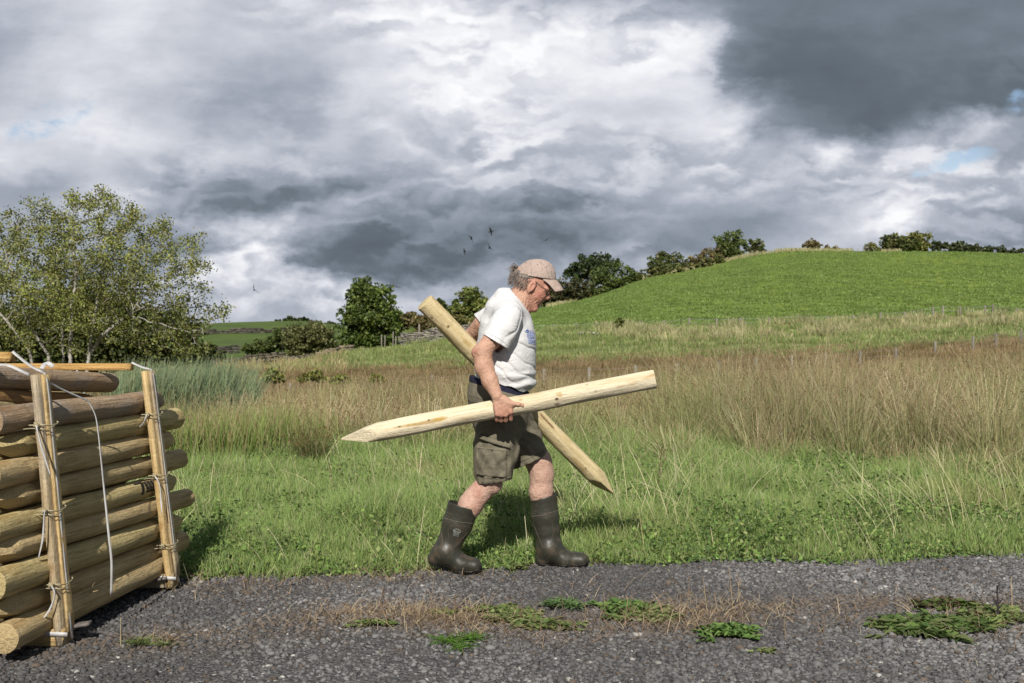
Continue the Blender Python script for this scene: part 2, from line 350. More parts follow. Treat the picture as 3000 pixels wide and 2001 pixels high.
def track():
    xs = np.concatenate([np.arange(-14, -3.5, .5), np.arange(-3.5, 4, .03), np.arange(4, 16, .5)])
    ts = np.concatenate([np.linspace(-9, 0, 4), np.linspace(0, 1, 46)[1:]])
    V = []
    for t in ts:
        y = edge_y(xs)+.02*np.sin(xs*37)+.015*np.sin(xs*91+1)
        yy = np.full_like(xs, t) if t <= 0 else 1.+(y-1.)*t if t > 0 else t
        if t <= 0: yy = np.full_like(xs, 1.+t*.9)
        P2 = np.stack([xs, yy], 1)
        z = .002+.007*vnoise(P2, 21, 3, 1.6)
        q = yy-(4.2+.119*xs); z = z+.012*np.exp(-(q/.3)**2)-.012*np.exp(-((q-.75)/.3)**2)
        z = np.maximum(z, -.006)
        V.append(np.stack([xs, yy, z], 1))
    n = len(xs); V = np.concatenate(V)
    i, j = np.meshgrid(np.arange(len(ts)-1), np.arange(n-1), indexing='ij'); a = (i*n+j).ravel()
    o = mesh_obj('gravel_track', V, np.stack([a, a+1, a+n+1, a+n], 1), m_track, smooth=True)
    tag(o, 'dark grey gravel track in the foreground', kind='structure')
track()
def track_z(X, Y):
    P2 = np.stack([X, Y], 1); z = .002+.007*vnoise(P2, 21, 3, 1.6); q = Y-(4.2+.119*X)
    return np.maximum(z+.012*np.exp(-(q/.3)**2)-.012*np.exp(-((q-.75)/.3)**2), -.006)

ICO_V = np.array([(0, 0, 1)]+[(math.cos(a*1.2566)*.894, math.sin(a*1.2566)*.894, .447) for a in range(5)]+[(math.cos((a+.5)*1.2566)*.894, math.sin((a+.5)*1.2566)*.894, -.447) for a in range(5)]+[(0, 0, -1)])
ICO_F = np.array([(0, 1+i, 1+(i+1) % 5) for i in range(5)]+[(1+i, 6+i, 1+(i+1) % 5) for i in range(5)]+[(1+(i+1) % 5, 6+i, 6+(i+1) % 5) for i in range(5)]+[(11, 6+(i+1) % 5, 6+i) for i in range(5)])
def stones():
    N1 = 95000
    Y = 2.9+(rng.random(N1)**.8)*2.95; X = (rng.random(N1)*2-1)*(Y*.56+.35)
    e = edge_y(X); keep = Y < e+.05*rng.random(N1)
    fine = vnoise(np.stack([X, Y], 1), 31, 3, 1.2); keep &= rng.random(N1) < np.clip(.62+.5*fine+.25*(X > -.5), .22, 1)
    X, Y = X[keep], Y[keep]; n = len(X)
    s = .0042+.0085*rng.random(n)**1.7; big = rng.random(n) < .05; s[big] *= 1.6
    V = ICO_V[None]*(1+.28*rng.normal(size=(n, 12, 1)).clip(-1.4, 1.4))
    V = V*(s[:, None]*np.stack([rng.uniform(.8, 1.4, n), rng.uniform(.8, 1.3, n), rng.uniform(.5, .85, n)], 1))[:, None, :]
    a = rng.random(n)*6.28; ca, sa = np.cos(a)[:, None], np.sin(a)[:, None]
    V = np.stack([V[..., 0]*ca-V[..., 1]*sa, V[..., 0]*sa+V[..., 1]*ca, V[..., 2]], -1)
    V[..., 0] += X[:, None]; V[..., 1] += Y[:, None]; V[..., 2] += (track_z(X, Y)+s*.15)[:, None]
    g = rng.random(n); pt = .85+.22*vnoise(np.stack([X, Y], 1), 33, 3, .9); g = g*pt; g = g**1.25; c = np.stack([.075+.155*g, .072+.150*g, .072+.148*g], 1)*pt[:, None]; qb = np.exp(-((Y-(4.25+.119*X)+.12*np.sin(X*3))/.2)**2)*(rng.random(n) < .6); c = mix3(c, np.array([.12, .088, .062]), qb*.7)
    br = rng.random(n) < .05; c[br] = np.array([.11, .085, .065])*rng.uniform(.6, 1.2, (br.sum(), 1))
    wh = rng.random(n) < .010; c[wh] = np.array([.36, .345, .32])*rng.uniform(.5, 1.1, (wh.sum(), 1))
    Fc = (ICO_F[None]+(np.arange(n)*12)[:, None, None]).reshape(-1, 3)
    m = material('stone_chips', (.07, .07, .07), .85, None, lambda N, tc: (N.noise(tc, 260., 3., .6), .002), .3, attr=True)
    tag(mesh_obj('gravel', V.reshape(-1, 3), Fc, m, col=np.repeat(c, 12, 0)), 'loose dark grey stone chippings on the track', kind='stuff')
stones()

# ------------------------------------------------------------------ blades, leaves
m_blade = material('grass_blades', (.1, .2, .04), .62, None, None, .22, trans=.32, attr=True)
m_dry = material('dry_stems', (.3, .22, .1), .75, None, None, .15, trans=.18, attr=True)
def blades(X, Y, h, w, lean, base, tip, z=None, az=None, bend=1.8, segs=3, face=None, wtip=.08, gam=1.):
    n = len(X); z = ground(X, Y) if z is None else z
    az = rng.random(n)*6.283 if az is None else az
    face = rng.normal(0, .9, n) if face is None else face       # yaw of the blade's flat side
    D = np.stack([np.cos(az), np.sin(az), np.zeros(n)], 1); S = np.stack([np.cos(face), np.sin(face), np.zeros(n)], 1)
    rows_ = []; cols = []
    for k in range(segs+1):
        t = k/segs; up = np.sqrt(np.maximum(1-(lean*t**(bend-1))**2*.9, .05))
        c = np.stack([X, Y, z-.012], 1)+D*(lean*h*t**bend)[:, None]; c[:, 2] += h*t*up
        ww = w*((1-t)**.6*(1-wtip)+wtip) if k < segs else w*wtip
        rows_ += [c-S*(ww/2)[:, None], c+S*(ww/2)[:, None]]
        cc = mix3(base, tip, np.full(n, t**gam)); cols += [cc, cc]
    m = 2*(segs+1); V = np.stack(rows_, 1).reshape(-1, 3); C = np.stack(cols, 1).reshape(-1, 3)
    o = (np.arange(n)*m)[:, None]
    Fq = np.concatenate([o+np.array([[2*k, 2*k+1, 2*k+3, 2*k+2]]) for k in range(segs)], 0)
    return V, Fq, C
def leaves(Pn, size, col, up=.6, asp=1.4, jitter=.15, fold=.0):
    """diamond leaves; Pn (n,3) centres"""
    n = len(Pn); nr = rng.normal(size=(n, 3)); nr[:, 2] = np.abs(nr[:, 2])*.6+up; nr /= np.linalg.norm(nr, axis=1)[:, None]
    a = np.cross(nr, rng.normal(size=(n, 3))); a /= np.linalg.norm(a, axis=1)[:, None]; b = np.cross(nr, a)
    s = (np.asarray(size)*np.ones(n)*rng.uniform(.7, 1.3, n))[:, None]
    V = np.stack([Pn-a*s*asp*.5, Pn-b*s*.5+nr*s*fold, Pn+a*s*asp*.5, Pn+b*s*.5+nr*s*fold], 1).reshape(-1, 3)
    Fq = np.arange(n*4).reshape(n, 4); C = np.repeat(col*rng.uniform(1-jitter, 1+jitter, (n, 1)), 4, 0)
    return V, Fq, C
def merge(parts):
    V, Fs, C, o = [], [], [], 0
    for v, f, c in parts: V.append(v); Fs.append(np.asarray(f)+o); C.append(c); o += len(v)
    return np.concatenate(V), Fs, np.concatenate(C)
def palette(n, cols, p=None, jit=.18):
    c = np.array(cols, float)[rng.choice(len(cols), n, p=p)]
    return c*rng.uniform(1-jit, 1+jit, (n, 1))*rng.uniform(.94, 1.06, (n, 3))
def fr_sample(n, y0, y1, pw=1., margin=.6, u0=-1., u1=1.):
    """points inside the view wedge, denser nearby"""
    t = rng.random(n); Y = (y0**(1-pw)+t*(y1**(1-pw)-y0**(1-pw)))**(1/(1-pw)) if pw != 1 else y0*(y1/y0)**t
    return (u0+(u1-u0)*rng.random(n))*(Y*.53+margin), Y

def verge():
    n = 300000; X, Y = fr_sample(n, 4.6, 14.5, 1.4)
    d = Y-edge_y(X); P2 = np.stack([X, Y], 1); nz = vnoise(P2, 41, 3, 1.5)
    ok = (d+.13*vnoise(P2, 44, 3, 4.5) > -.02) & (rng.random(n) < np.clip(.35+d*2.2+.4*nz, .12, 1)); X, Y, d, nz = X[ok], Y[ok], d[ok], nz[ok]; n = len(X)
    ht = np.clip(.045+.125*np.clip(d/1.2, 0, 1), 0, 1)*(1+.45*nz)*rng.uniform(.55, 1.35, n)+.02
    ht *= 1+.3*np.clip((Y-9)/3, 0, 1)
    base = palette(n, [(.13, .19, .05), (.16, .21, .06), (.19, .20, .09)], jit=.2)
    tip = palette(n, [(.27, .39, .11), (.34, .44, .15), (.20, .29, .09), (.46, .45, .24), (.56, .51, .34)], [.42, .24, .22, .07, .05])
    # drier, yellower patches
    dr = np.clip(vnoise(P2[ok], 43, 2, .8)-.35, 0, 1)*.6; tip = mix3(tip, np.array([.36, .35, .14]), dr)
    ln = rng.uniform(.1, .85, n)
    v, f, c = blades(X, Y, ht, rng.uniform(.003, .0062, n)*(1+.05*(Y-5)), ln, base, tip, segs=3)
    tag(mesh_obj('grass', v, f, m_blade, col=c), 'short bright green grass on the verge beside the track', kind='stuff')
    # broad-leaved weeds creeping along the verge
    n = 170000; X, Y = fr_sample(n, 4.7, 10.5, 1.5); d = Y-edge_y(X); nz = vnoise(np.stack([X, Y], 1), 47, 3, 2.2)
    ok = (d > -.05) & (nz+.45*np.exp(-d/.8)+.28*(X > .8)+.3*rng.normal(size=n) > .45); X, Y, d, nz = X[ok], Y[ok], d[ok], nz[ok]; n = len(X)
    z = ground(X, Y)+rng.uniform(.005, 1, n)*np.clip(.03+.16*np.clip(d/.7, 0, 1), 0, .2)
    col = palette(n, [(.15, .24, .06), (.21, .31, .08), (.08, .13, .04), (.28, .31, .12)], [.36, .2, .34, .10])
    v, f, c = leaves(np.stack([X, Y, z], 1), rng.uniform(.007, .021, n), col, up=.6, asp=1.7, fold=.12)
    tag(mesh_obj('ground_weeds', v, f, m_blade, col=c), 'low broad-leaved weeds carpeting the verge edge', kind='stuff')
    # long bleached seed stems leaning over the grass
    n = 4300; X, Y = fr_sample(n, 5.3, 12.5, 1.3); d = Y-edge_y(X); nz = vnoise(np.stack([X, Y], 1), 51, 2, .9)
    ok = (d > .12) & (nz+.25*rng.normal(size=n) > .05); X, Y, d = X[ok], Y[ok], d[ok]; n = len(X)
    c1 = palette(n, [(.55, .48, .30), (.68, .60, .40), (.42, .42, .20)])
    v, f, c = blades(X, Y, rng.uniform(.15, .55, n)*np.clip(.5+d, .4, 1), rng.uniform(.0022, .0036, n)*(1+.06*(Y-5)), rng.uniform(.1, .9, n), c1*.85, c1, az=rng.normal(2.9, 1.5, n), bend=1.35, segs=4, wtip=.5)
    tag(mesh_obj('dry_grass_stems', v, f, m_dry, col=c), 'thin bleached grass stems leaning over the green verge', kind='stuff')
verge()

def tufts(n_t, y0, y1, per, h, w, spread, pal_b, pal_t, pw=1.4, mask=None, leanr=(.05, .45), heads=0., u0=-1., u1=1., flop=.05, margin=.6, seed=1, hn=.25):
    TX, TY = fr_sample(n_t, y0, y1, pw, margin, u0, u1)
    if mask is not None: k = mask(TX, TY); TX, TY = TX[k], TY[k]
    nt = len(TX); idx = np.repeat(np.arange(nt), per); n = len(idx); a = rng.random(n)*6.283; r = spread*np.sqrt(rng.random(n))*rng.uniform(.5, 1.3, nt)[idx]
    X = TX[idx]+np.cos(a)*r; Y = TY[idx]+np.sin(a)*r
    th = 1+hn*vnoise(np.stack([TX, TY], 1), seed, 2, .5)+rng.normal(0, .08, nt)
    H = h*th[idx]*rng.uniform(.55, 1.12, n); ln = rng.uniform(*leanr, n)*(.4+.8*r/spread)+.0; fl = rng.random(n) < flop; ln[fl] = rng.uniform(.6, .95, fl.sum())
    tc = vnoise(np.stack([TX, TY], 1), seed+5, 2, .35)
    b = palette(n, pal_b); t = palette(n, pal_t)*(1+.2*tc[idx])[:, None]*np.clip(rng.normal(1, .17, nt), .6, 1.5)[idx][:, None]; t2 = vnoise(np.stack([TX, TY], 1), seed+9, 2, .6)+rng.normal(0, .25, nt)
    if heads: t = mix3(t, np.array([.25, .28, .11]), np.clip(t2*1.2, 0, .6)[idx]); t = mix3(t, np.array([.27, .185, .11]), np.clip(-t2*1.1-.25, 0, .5)[idx])
    az = a+rng.normal(0, .5, n)
    v, f, c = blades(X, Y, H, w*(1+0*Y), np.clip(ln, 0, .95), b, t, az=az, bend=1.6, segs=3, wtip=.35)
    out = [(v, f, c)]
    if heads:
        k = rng.random(n) < heads; m = 8
        tipp = v.reshape(n, m, 3)[k, -4]*.35+v.reshape(n, m, 3)[k, -1]*.65; nn = k.sum()
        q = np.repeat(tipp, 3, 0)+rng.normal(0, .012, (nn*3, 3))*(1+.03*np.repeat(tipp[:, 1:2], 3, 0))
        out.append(leaves(q, np.clip(.009*(1+.08*(q[:, 1]-9)), .009, .05), palette(len(q), [(.12, .055, .03), (.18, .09, .045), (.22, .13, .07)]), up=0, asp=1.5))
    return out

RB = [(.14, .20, .05), (.18, .22, .07), (.30, .26, .13)]; RT = [(.42, .31, .19), (.52, .40, .255), (.33, .235, .145), (.32, .32, .15), (.68, .57, .39)]
def rush_mask(X, Y):
    p = px_of(X, Y); nz = vnoise(np.stack([X, Y], 1), 61, 2, .5)
    lim = np.interp(p, [300, 600, 700, 900, 1300, 1700, 2100, 2300, 2700, 3100], [9.6, 9.6, 10.2, 10.9, 11.3, 11.0, 10.7, 9.9, 9.2, 9.6])
    return (Y+.55*nz > lim) & ~((p < 720) & (Y > 13.) & (Y < 17.5))
def far_h(o, k=1.): return o
def rushes():
    parts = []
    parts += tufts(600, 9.2, 14, 64, .97, .0052, .20, RB, [(.37, .285, .17), (.47, .375, .235), (.28, .21, .125), (.30, .31, .14), (.64, .55, .37)], 1.2, lambda X, Y: rush_mask(X, Y) & (px_of(X, Y) > 1950), heads=.35, seed=71, leanr=(.05, .85), hn=.34, flop=.14)
    parts += tufts(260, 7.6, 10.5, 42, .52, .0045, .17, RB, RT, 1.1, lambda X, Y: (px_of(X, Y) > 1500) & (vnoise(np.stack([X, Y], 1), 68, 2, .7)+(Y-9.3)*.5 > .1), heads=.25, seed=70, leanr=(.2, .9))
    parts += tufts(620, 9.4, 15, 60, .66, .0048, .19, RB, RT, 1.2, lambda X, Y: rush_mask(X, Y) & (px_of(X, Y) <= 2000), heads=.35, seed=72, leanr=(.05, .8), flop=.12)
    parts += tufts(1000, 14, 26, 42, .66, .009, .30, RB, [(.34, .25, .15), (.41, .32, .20), (.26, .19, .12), (.25, .26, .12)], 1.3, rush_mask, heads=.25, seed=73)
    parts += tufts(1300, 25, 48, 32, .50, .018, .45, [(.10, .12, .04), (.16, .14, .07)], [(.27, .19, .115), (.34, .26, .16), (.22, .20, .10)], 1.3, None, heads=.1, seed=74)
    v, f, c = merge(parts); tag(mesh_obj('rushes', v, f, m_dry, col=c), 'tall tan and brown rushes filling the wet meadow', kind='stuff')
    # dark rusty band and scrubby bank beyond
    parts = tufts(2600, 49, 70, 24, .42, .04, .6, [(.15, .11, .05), (.16, .13, .055)], [(.22, .15, .085), (.28, .20, .12), (.22, .19, .09)], 1., lambda X, Y: px_of(X, Y) > 700, seed=75, u0=-.9)
    v, f, c = merge(parts); tag(mesh_obj('rusty_rushes', v, f, m_dry, col=c), 'dark rusty brown rushes in a band beyond the tan ones', kind='stuff')
    parts = tufts(4200, 66, 98, 20, .42, .05, .65, [(.11, .15, .04), (.14, .17, .05)], [(.18, .25, .075), (.24, .29, .10), (.40, .37, .20), (.14, .19, .06)], 1., lambda X, Y: (px_of(X, Y) > 800) & (vnoise(np.stack([X, Y], 1), 77, 2, .16) > -.75), seed=76, u0=-.75)
    parts += tufts(1100, 80, 98.5, 22, .85, .06, .55, [(.22, .23, .09), (.26, .25, .11)], [(.36, .33, .18), (.45, .39, .24), (.27, .28, .13)], 1., lambda X, Y: (px_of(X, Y) > 1750) & (vnoise(np.stack([X, Y], 1), 78, 2, .12)+(px_of(X, Y)-2500)/1600 > -.25), leanr=(.1, .55), seed=79)
    parts += tufts(500, 60, 98, 22, .8, .06, .6, [(.17, .17, .06)], [(.38, .32, .17), (.33, .27, .14)], 1., lambda X, Y: (px_of(X, Y) < 1000) & (px_of(X, Y) > 400), seed=80)
    v, f, c = merge(parts); tag(mesh_obj('bank_grass', v, f, m_dry, col=c), 'rough mixed green and straw grass on the bank below the hill', kind='stuff')
    # hill pasture tufts
    parts = tufts(30000, 99, 222, 5, .22, .13, .45, [(.12, .18, .04)], [(.17, .245, .055), (.20, .28, .07), (.15, .21, .045), (.29, .36, .14)], 1., lambda X, Y: (px_of(X, Y) > 1330), seed=81, u0=-.15, flop=.3)
    v, f, c = merge(parts); tag(mesh_obj('pasture_grass', v, f, m_blade, col=c), 'short bright pasture grass on the hill', kind='stuff')
    # straw fringe along the ridge fence
    n = 9000; p = rng.uniform(1600, 2640, n); X = (p-1500)/F*221; Y = 221+rng.uniform(-3, 3, n)-np.clip((1800-p)/200, 0, 1)*20
    X = (p-1500)/F*Y; k = vnoise(np.stack([X, Y], 1), 83, 2, .1) > -.35; X, Y = X[k], Y[k]
    c1 = palette(len(X), [(.48, .42, .25), (.38, .36, .18), (.30, .31, .13)])
    v, f, c = blades(X, Y, rng.uniform(.4, 1.1, len(X)), rng.uniform(.1, .22, len(X)), rng.uniform(.1, .6, len(X)), c1*.8, c1)
    tag(mesh_obj('ridge_grass', v, f, m_dry, col=c), 'straw coloured long grass along the ridge fence', kind='stuff')
    # reeds with blue-green leaves, and fresh green sedge in front of them
    n = 9000; p = rng.uniform(330, 745, n); Y = rng.uniform(13., 17., n); X = (p-1500)/F*Y; k = rng.random(n) < np.clip((740-p)/120, 0, 1); X, Y = X[k], Y[k]; n = len(X)
    v1 = blades(X, Y, rng.uniform(.7, 1.15, n)*(1+.12*vnoise(np.stack([X, Y], 1), 85, 2, 1.)), rng.uniform(.012, .02, n), rng.uniform(.05, .5, n), palette(n, [(.12, .16, .07)]), palette(n, [(.20, .255, .14), (.15, .205, .12), (.27, .32, .19), (.30, .30, .15)], [.4, .3, .2, .1]), az=rng.normal(.3, 1., n), segs=4, face=rng.normal(0, .6, n), wtip=.1)
    tag(mesh_obj('reeds', v1[0], v1[1], m_blade, col=v1[2]), 'blue-green reed bed behind the log bundle', kind='stuff')
    n = 4200; p = rng.uniform(380, 1010, n); Y = rng.uniform(9.3, 11.6, n)+np.clip((p-700)/300, 0, 1)*1.; X = (p-1500)/F*Y
    k = (vnoise(np.stack([X, Y], 1), 87, 2, .9) > -.5) & (rng.random(n) < np.clip((1010-p)/220, .1, 1)); X, Y = X[k], Y[k]; n = len(X)
    v1 = blades(X, Y, rng.uniform(.3, .66, n), rng.uniform(.008, .016, n), rng.uniform(.05, .45, n), palette(n, [(.12, .18, .04)]), palette(n, [(.20, .28, .07), (.25, .32, .09), (.32, .31, .13), (.42, .31, .18), (.22, .14, .08)], [.34, .18, .18, .22, .08]), segs=3)
    tag(mesh_obj('sedge', v1[0], v1[1], m_blade, col=v1[2]), 'fresh green sedge blades between the bundle and the lone tuft', kind='stuff')
rushes()
# ------------------------------------------------------------------ plants that stand alone
def noise_ramp(sc_, a, b, c1, c2, stretch=None, det=5.):
    def fn(N, tc, col):
        v = N.vm('MULTIPLY', tc, stretch) if stretch else tc
        return N.ramp(N.noise(v, sc_, det, .6), [(a, c1), (b, c2)])
    return fn
def lone(name, label, cat, px, Y, **k):
    X = (px-1500)/F*Y; z = k.pop('z', None); z = g1(X, Y) if z is None else z
    return X, z
def set_origin(o, X, Y, Z):
    me = o.data; n = len(me.vertices); a = np.empty(n*3, np.float32); me.vertices.foreach_get('co', a); a = a.reshape(-1, 3)-np.array([X, Y, Z], np.float32)
    me.vertices.foreach_set('co', a.ravel()); me.update(); o.location = (float(X), float(Y), float(Z)); return o
def rush_clump(px, Y, n, h, spread, label):
    X, z = lone('', '', '', px, Y)
    xs = X+rng.normal(0, .05, n); ys = Y+rng.normal(0, .05, n); a = np.arctan2(ys-Y, xs-X)+rng.normal(0, .4, n)
    hh = h*rng.uniform(.5, 1.1, n)
    v = blades(xs, ys, hh, rng.uniform(.004, .006, n), rng.uniform(.05, spread, n), palette(n, [(.05, .06, .02)]), palette(n, [(.13, .15, .05), (.24, .19, .09), (.10, .12, .04), (.3, .24, .12)]), az=a, bend=1.5)
    tp = v[0].reshape(n, 8, 3)[:, -3][rng.random(n) < .35]; q = np.repeat(tp, 3, 0)+rng.normal(0, .012, (len(tp)*3, 3))
    v2 = leaves(q, .012, palette(len(q), [(.16, .07, .04), (.12, .05, .03)]), up=0)
    V, f, c = merge([v, v2]); o = set_origin(mesh_obj('rush_clump', V, f, m_dry, col=c), X, Y, z)
    return tag(o, label, 'rush', 'rush clumps standing alone in the grass')
rush_clump(918, 9.75, 260, .56, .75, 'dark lone clump of rush with drooping stems left of the walking man')
rush_clump(1010, 11.4, 200, .5, .8, 'paler clump of rush directly behind the pointed end of the pale post')
rush_clump(655, 8.1, 90, .3, .9, 'small dark wiry clump of rush in the grass right of the log bundle')

def weed(px, Y, n, ln, wd, label, cols, lift=.5, height=.03, lobed=True):
    """small plants: short crinkled leaves fanning from several crowns"""
    X = (px-1500)/F*Y; Z = float(track_z(np.array([X]), np.array([Y]))[0]); parts = []
    n = int(n*3.6); R = ln*.95; wd *= .9; nc = max(1, int(n/9)); cr_ = [(0., 0.)]+[(random.gauss(0, R*.55), random.gauss(0, R*.38)) for _ in range(nc)]
    if not lobed: cr_ = cr_[:max(1, nc//3)]
    for i in range(n):
        ox, oy = random.choice(cr_); a = random.uniform(0, 6.283); L = (ln*.55+.01)*random.uniform(.35, 1.1); el = lift*random.uniform(.3, 2.0); segs = 5
        if not lobed: L *= 1.6
        pts = []; col = np.array(random.choice(cols))*random.uniform(.75, 1.35); tw = random.uniform(-.5, .5)
        for k in range(segs+1):
            t = k/segs; a2 = a+tw*t; rd = L*t*math.cos(el*(1-t*.6)); hz = .003+.62*L*math.sin(el)*(t-.6*t*t)+.6*height*math.exp(-(ox*ox+oy*oy)/(R*R))*random.uniform(.3, .8)
            ww = wd*.62*random.uniform(.45, 1.35 if lobed else .6)*(math.sin(math.pi*min(.97, .12+t*.86))**.6)
            c = np.array([X+ox+math.cos(a2)*rd, Y+oy+math.sin(a2)*rd*.9, Z+hz]); s_ = np.array([-math.sin(a2), math.cos(a2), random.uniform(-.5, .5)])*ww/2
            u = np.array([0, 0, ww*random.uniform(.05, .45)]); pts += [c-s_+u, c-u*.3, c+s_+u]
        v = np.array(pts); f = []
        for k in range(segs):
            b = 3*k; f += [(b, b+1, b+4, b+3), (b+1, b+2, b+5, b+4)]
        parts.append((v, np.array(f), np.tile(col, (len(v), 1))))
    V, Fs, C = merge(parts); o = set_origin(mesh_obj('weed', V, Fs, m_blade, col=C, smooth=False), X, Y, Z)
    return tag(o, label, 'weed', 'green weeds growing out of the track')
G1 = [(.11, .19, .05), (.15, .235, .06), (.08, .145, .04)]; G2 = [(.16, .215, .065), (.20, .25, .09), (.11, .155, .05), (.16, .15, .07)]
weed(2142, 4.06, 95, .105, .034, 'dense bright green leafy weed on the track near the bottom right', G1, .75, .04)
weed(2690, 4.16, 80, .17, .045, 'dark green sprawling weed with broad leaves at the right edge of the track', [(.075, .125, .035), (.10, .15, .04), (.13, .15, .06)], .4, .02)
weed(2800, 4.22, 60, .16, .04, 'dark green weed below the blackened dead stems at the right', [(.07, .12, .03), (.09, .14, .04), (.12, .15, .05)], .4, .02)
weed(2770, 4.50, 50, .12, .04, 'weed with dull purplish leaves behind the dark green patch at the right', [(.08, .12, .03), (.09, .07, .04)], .4, .02)
weed(2925, 4.35, 60, .13, .035, 'ragged green weed touching the right edge of the photo', G2, .4, .02)
weed(1500, 4.32, 80, .13, .04, 'light green mat of weed mid-track, right of the dead grass', G2, .35, .02)
weed(1570, 4.20, 80, .12, .036, 'yellowish green mat of weed in front of the middle mat on the track', G2, .3, .02)
weed(1462, 4.45, 50, .11, .035, 'thin light green weed at the back left of the middle mat', G2, .4, .02)
weed(1655, 4.47, 45, .10, .02, 'narrow-leaved grey green weed between two green mats', [(.10, .17, .06), (.13, .2, .07)], .8, .04, False)
weed(1835, 4.42, 60, .13, .045, 'bright green weed with broad glossy leaves right of the middle mat', G1, .4, .03)
weed(1905, 4.30, 45, .12, .04, 'green weed tangled with dry stems, left of the dense leafy weed', G2, .4, .02)
weed(1345, 3.98, 46, .10, .014, 'small star-shaped weed with narrow leaves nearest the bottom of the photo', [(.08, .16, .02), (.1, .2, .03)], .3, .02, False)
weed(1098, 4.20, 28, .07, .03, 'tiny green weed at the left end of the dead grass strip', G2, .5, .02)
weed(1302, 4.40, 7, .09, .05, 'single flat green leaf cluster among the dead grass', [(.12, .2, .03)], .15, .01, False)
weed(408, 3.92, 34, .075, .012, 'small grassy weed on the track beside the shadow of the log bundle', G2, 1.0, .03, False)
weed(2235, 3.83, 16, .05, .02, 'tiny yellow green weed in front of the dense leafy weed', G2, .5, .02)
weed(1520, 5.32, 34, .07, .03, 'small green weed at the road edge between the two boots', G2, .6, .03)

def dead_stuff():
    parts = []; C0 = [(.24, .165, .10), (.33, .24, .15), (.15, .105, .07), (.46, .37, .24)]
    for (px, Y, rx, ry, n, hh) in [(1130, 4.45, .3, .10, 300, .035), (1290, 4.32, .22, .12, 260, .045), (1390, 4.25, .2, .12, 220, .05), (1650, 4.15, .3, .12, 130, .03), (1960, 4.3, .25, .12, 220, .05), (2080, 4.4, .28, .12, 170, .05), (2010, 4.15, .2, .08, 90, .02), (2420, 4.25, .3, .12, 70, .03), (2900, 4.2, .3, .2, 170, .04), (960, 4.3, .25, .1, 90, .02), (470, 3.97, .12, .04, 60, .03), (2600, 4.5, .35, .1, 60, .03), (1950, 4.62, .5, .1, 60, .03), (900, 5.0, .8, .1, 160, .03), (640, 4.85, .4, .12, 60, .02), (1200, 5.14, .4, .06, 120, .05), (1690, 4.9, 1.5, .3, 60, .015), (500, 5.1, .3, .06, 80, .03)]:
        n = int(n*2.6); X = (px-1500)/F*Y+rng.normal(0, rx*.6, n); Yy = Y+rng.normal(0, ry, n)+.119*(X-(px-1500)/F*Y); z = track_z(X, Yy)+rng.uniform(.0, .02, n)
        c = palette(n, C0); h = rng.uniform(.4, 1., n)
        L = np.where(rng.random(n) < .25, rng.uniform(.05, .13, n), rng.uniform(.03, .09, n)); lean = np.where(rng.random(n) < .05, rng.uniform(.1, .5, n), rng.uniform(.92, 1.04, n))
        parts.append(blades(X, Yy, L, rng.uniform(.0014, .0034, n), lean, c*.9, c, z=z, bend=1.15, wtip=.5))
    V, f, c = merge(parts); tag(mesh_obj('dead_grass', V, f, m_dry, col=c), 'dead brown grass litter lying along the middle of the track', kind='stuff')
dead_stuff()
def stalk(px, Y, h, label, col=(.17, .11, .07), lean=.12, n=5, r=.0022, name='dead_stalk'):
    X = (px-1500)/F*Y; Z = float(track_z(np.array([X]), np.array([Y]))[0]); ps = []
    p0 = np.array([0, 0, 0.]); d = np.array([lean*random.uniform(-1, 1), 0, 1.]); segs = [(p0, p0+d*h, r, r*.5)]
    for i in range(n):
        t = random.uniform(.25, .95); a = random.uniform(0, 6.28); q = p0+d*h*t; segs.append((q, q+np.array([math.cos(a)*.6, math.sin(a)*.6, random.uniform(.4, 1.2)])*h*.28*(1.1-t*.5), r*.6, r*.35))
    V, f = tubes(segs, 5); o = mesh_obj(name, V, f, simple_mat('stalk_%d' % int(col[0]*100), col), smooth=True); o.location = (float(X), float(Y), Z-.005)
    return tag(o, label, 'dead plant', 'dead stalks standing on the track')
def tubes(segs, k=6):
    """segs: (a, b, ra, rb) -> separate tapered tubes in one mesh"""
    A = np.array([s[0] for s in segs], float); B = np.array([s[1] for s in segs], float); ra = np.array([s[2] for s in segs]); rb = np.array([s[3] for s in segs])
    d = B-A; d /= np.maximum(np.linalg.norm(d, axis=1), 1e-9)[:, None]; ref = np.where(np.abs(d[:, 2:3]) > .9, np.array([[1., 0, 0]]), np.array([[0, 0, 1.]]))
    u = np.cross(d, ref); u /= np.linalg.norm(u, axis=1)[:, None]; v = np.cross(d, u); a = np.arange(k)*2*np.pi/k
    ring = u[:, None]*np.cos(a)[None, :, None]+v[:, None]*np.sin(a)[None, :, None]; n = len(segs)
    V = np.concatenate([A[:, None]+ring*ra[:, None, None], B[:, None]+ring*rb[:, None, None]], 1).reshape(-1, 3)
    i = np.arange(k); f = np.stack([i, (i+1) % k, (i+1) % k+k, i+k], 1)
    return V, (f[None]+(np.arange(n)*2*k)[:, None, None]).reshape(-1, 4)
_SM = {}
def simple_mat(name, col, rough=.8, var=.25, scale=30.):
    if name not in _SM:
        _SM[name] = material(name, col, rough, lambda N, tc, c: N.ramp(N.noise(tc, scale, 4., .6), [(.35, tuple(v*(1-var) for v in col)), (.65, tuple(v*(1+var) for v in col))]))
    return _SM[name]
stalk(1118, 4.42, .12, 'brown upright dead stalk at the left end of the dead grass strip', n=7)
stalk(1262, 4.62, .15, 'thin pale dead stalk behind the dead grass strip', (.3, .22, .13), n=3, r=.0016)
stalk(1335, 4.35, .11, 'branched dead stalk among the dead grass in the middle', n=8)
stalk(1525, 4.25, .12, 'thin dead stalk rising out of the middle green mat', n=4, r=.0016)
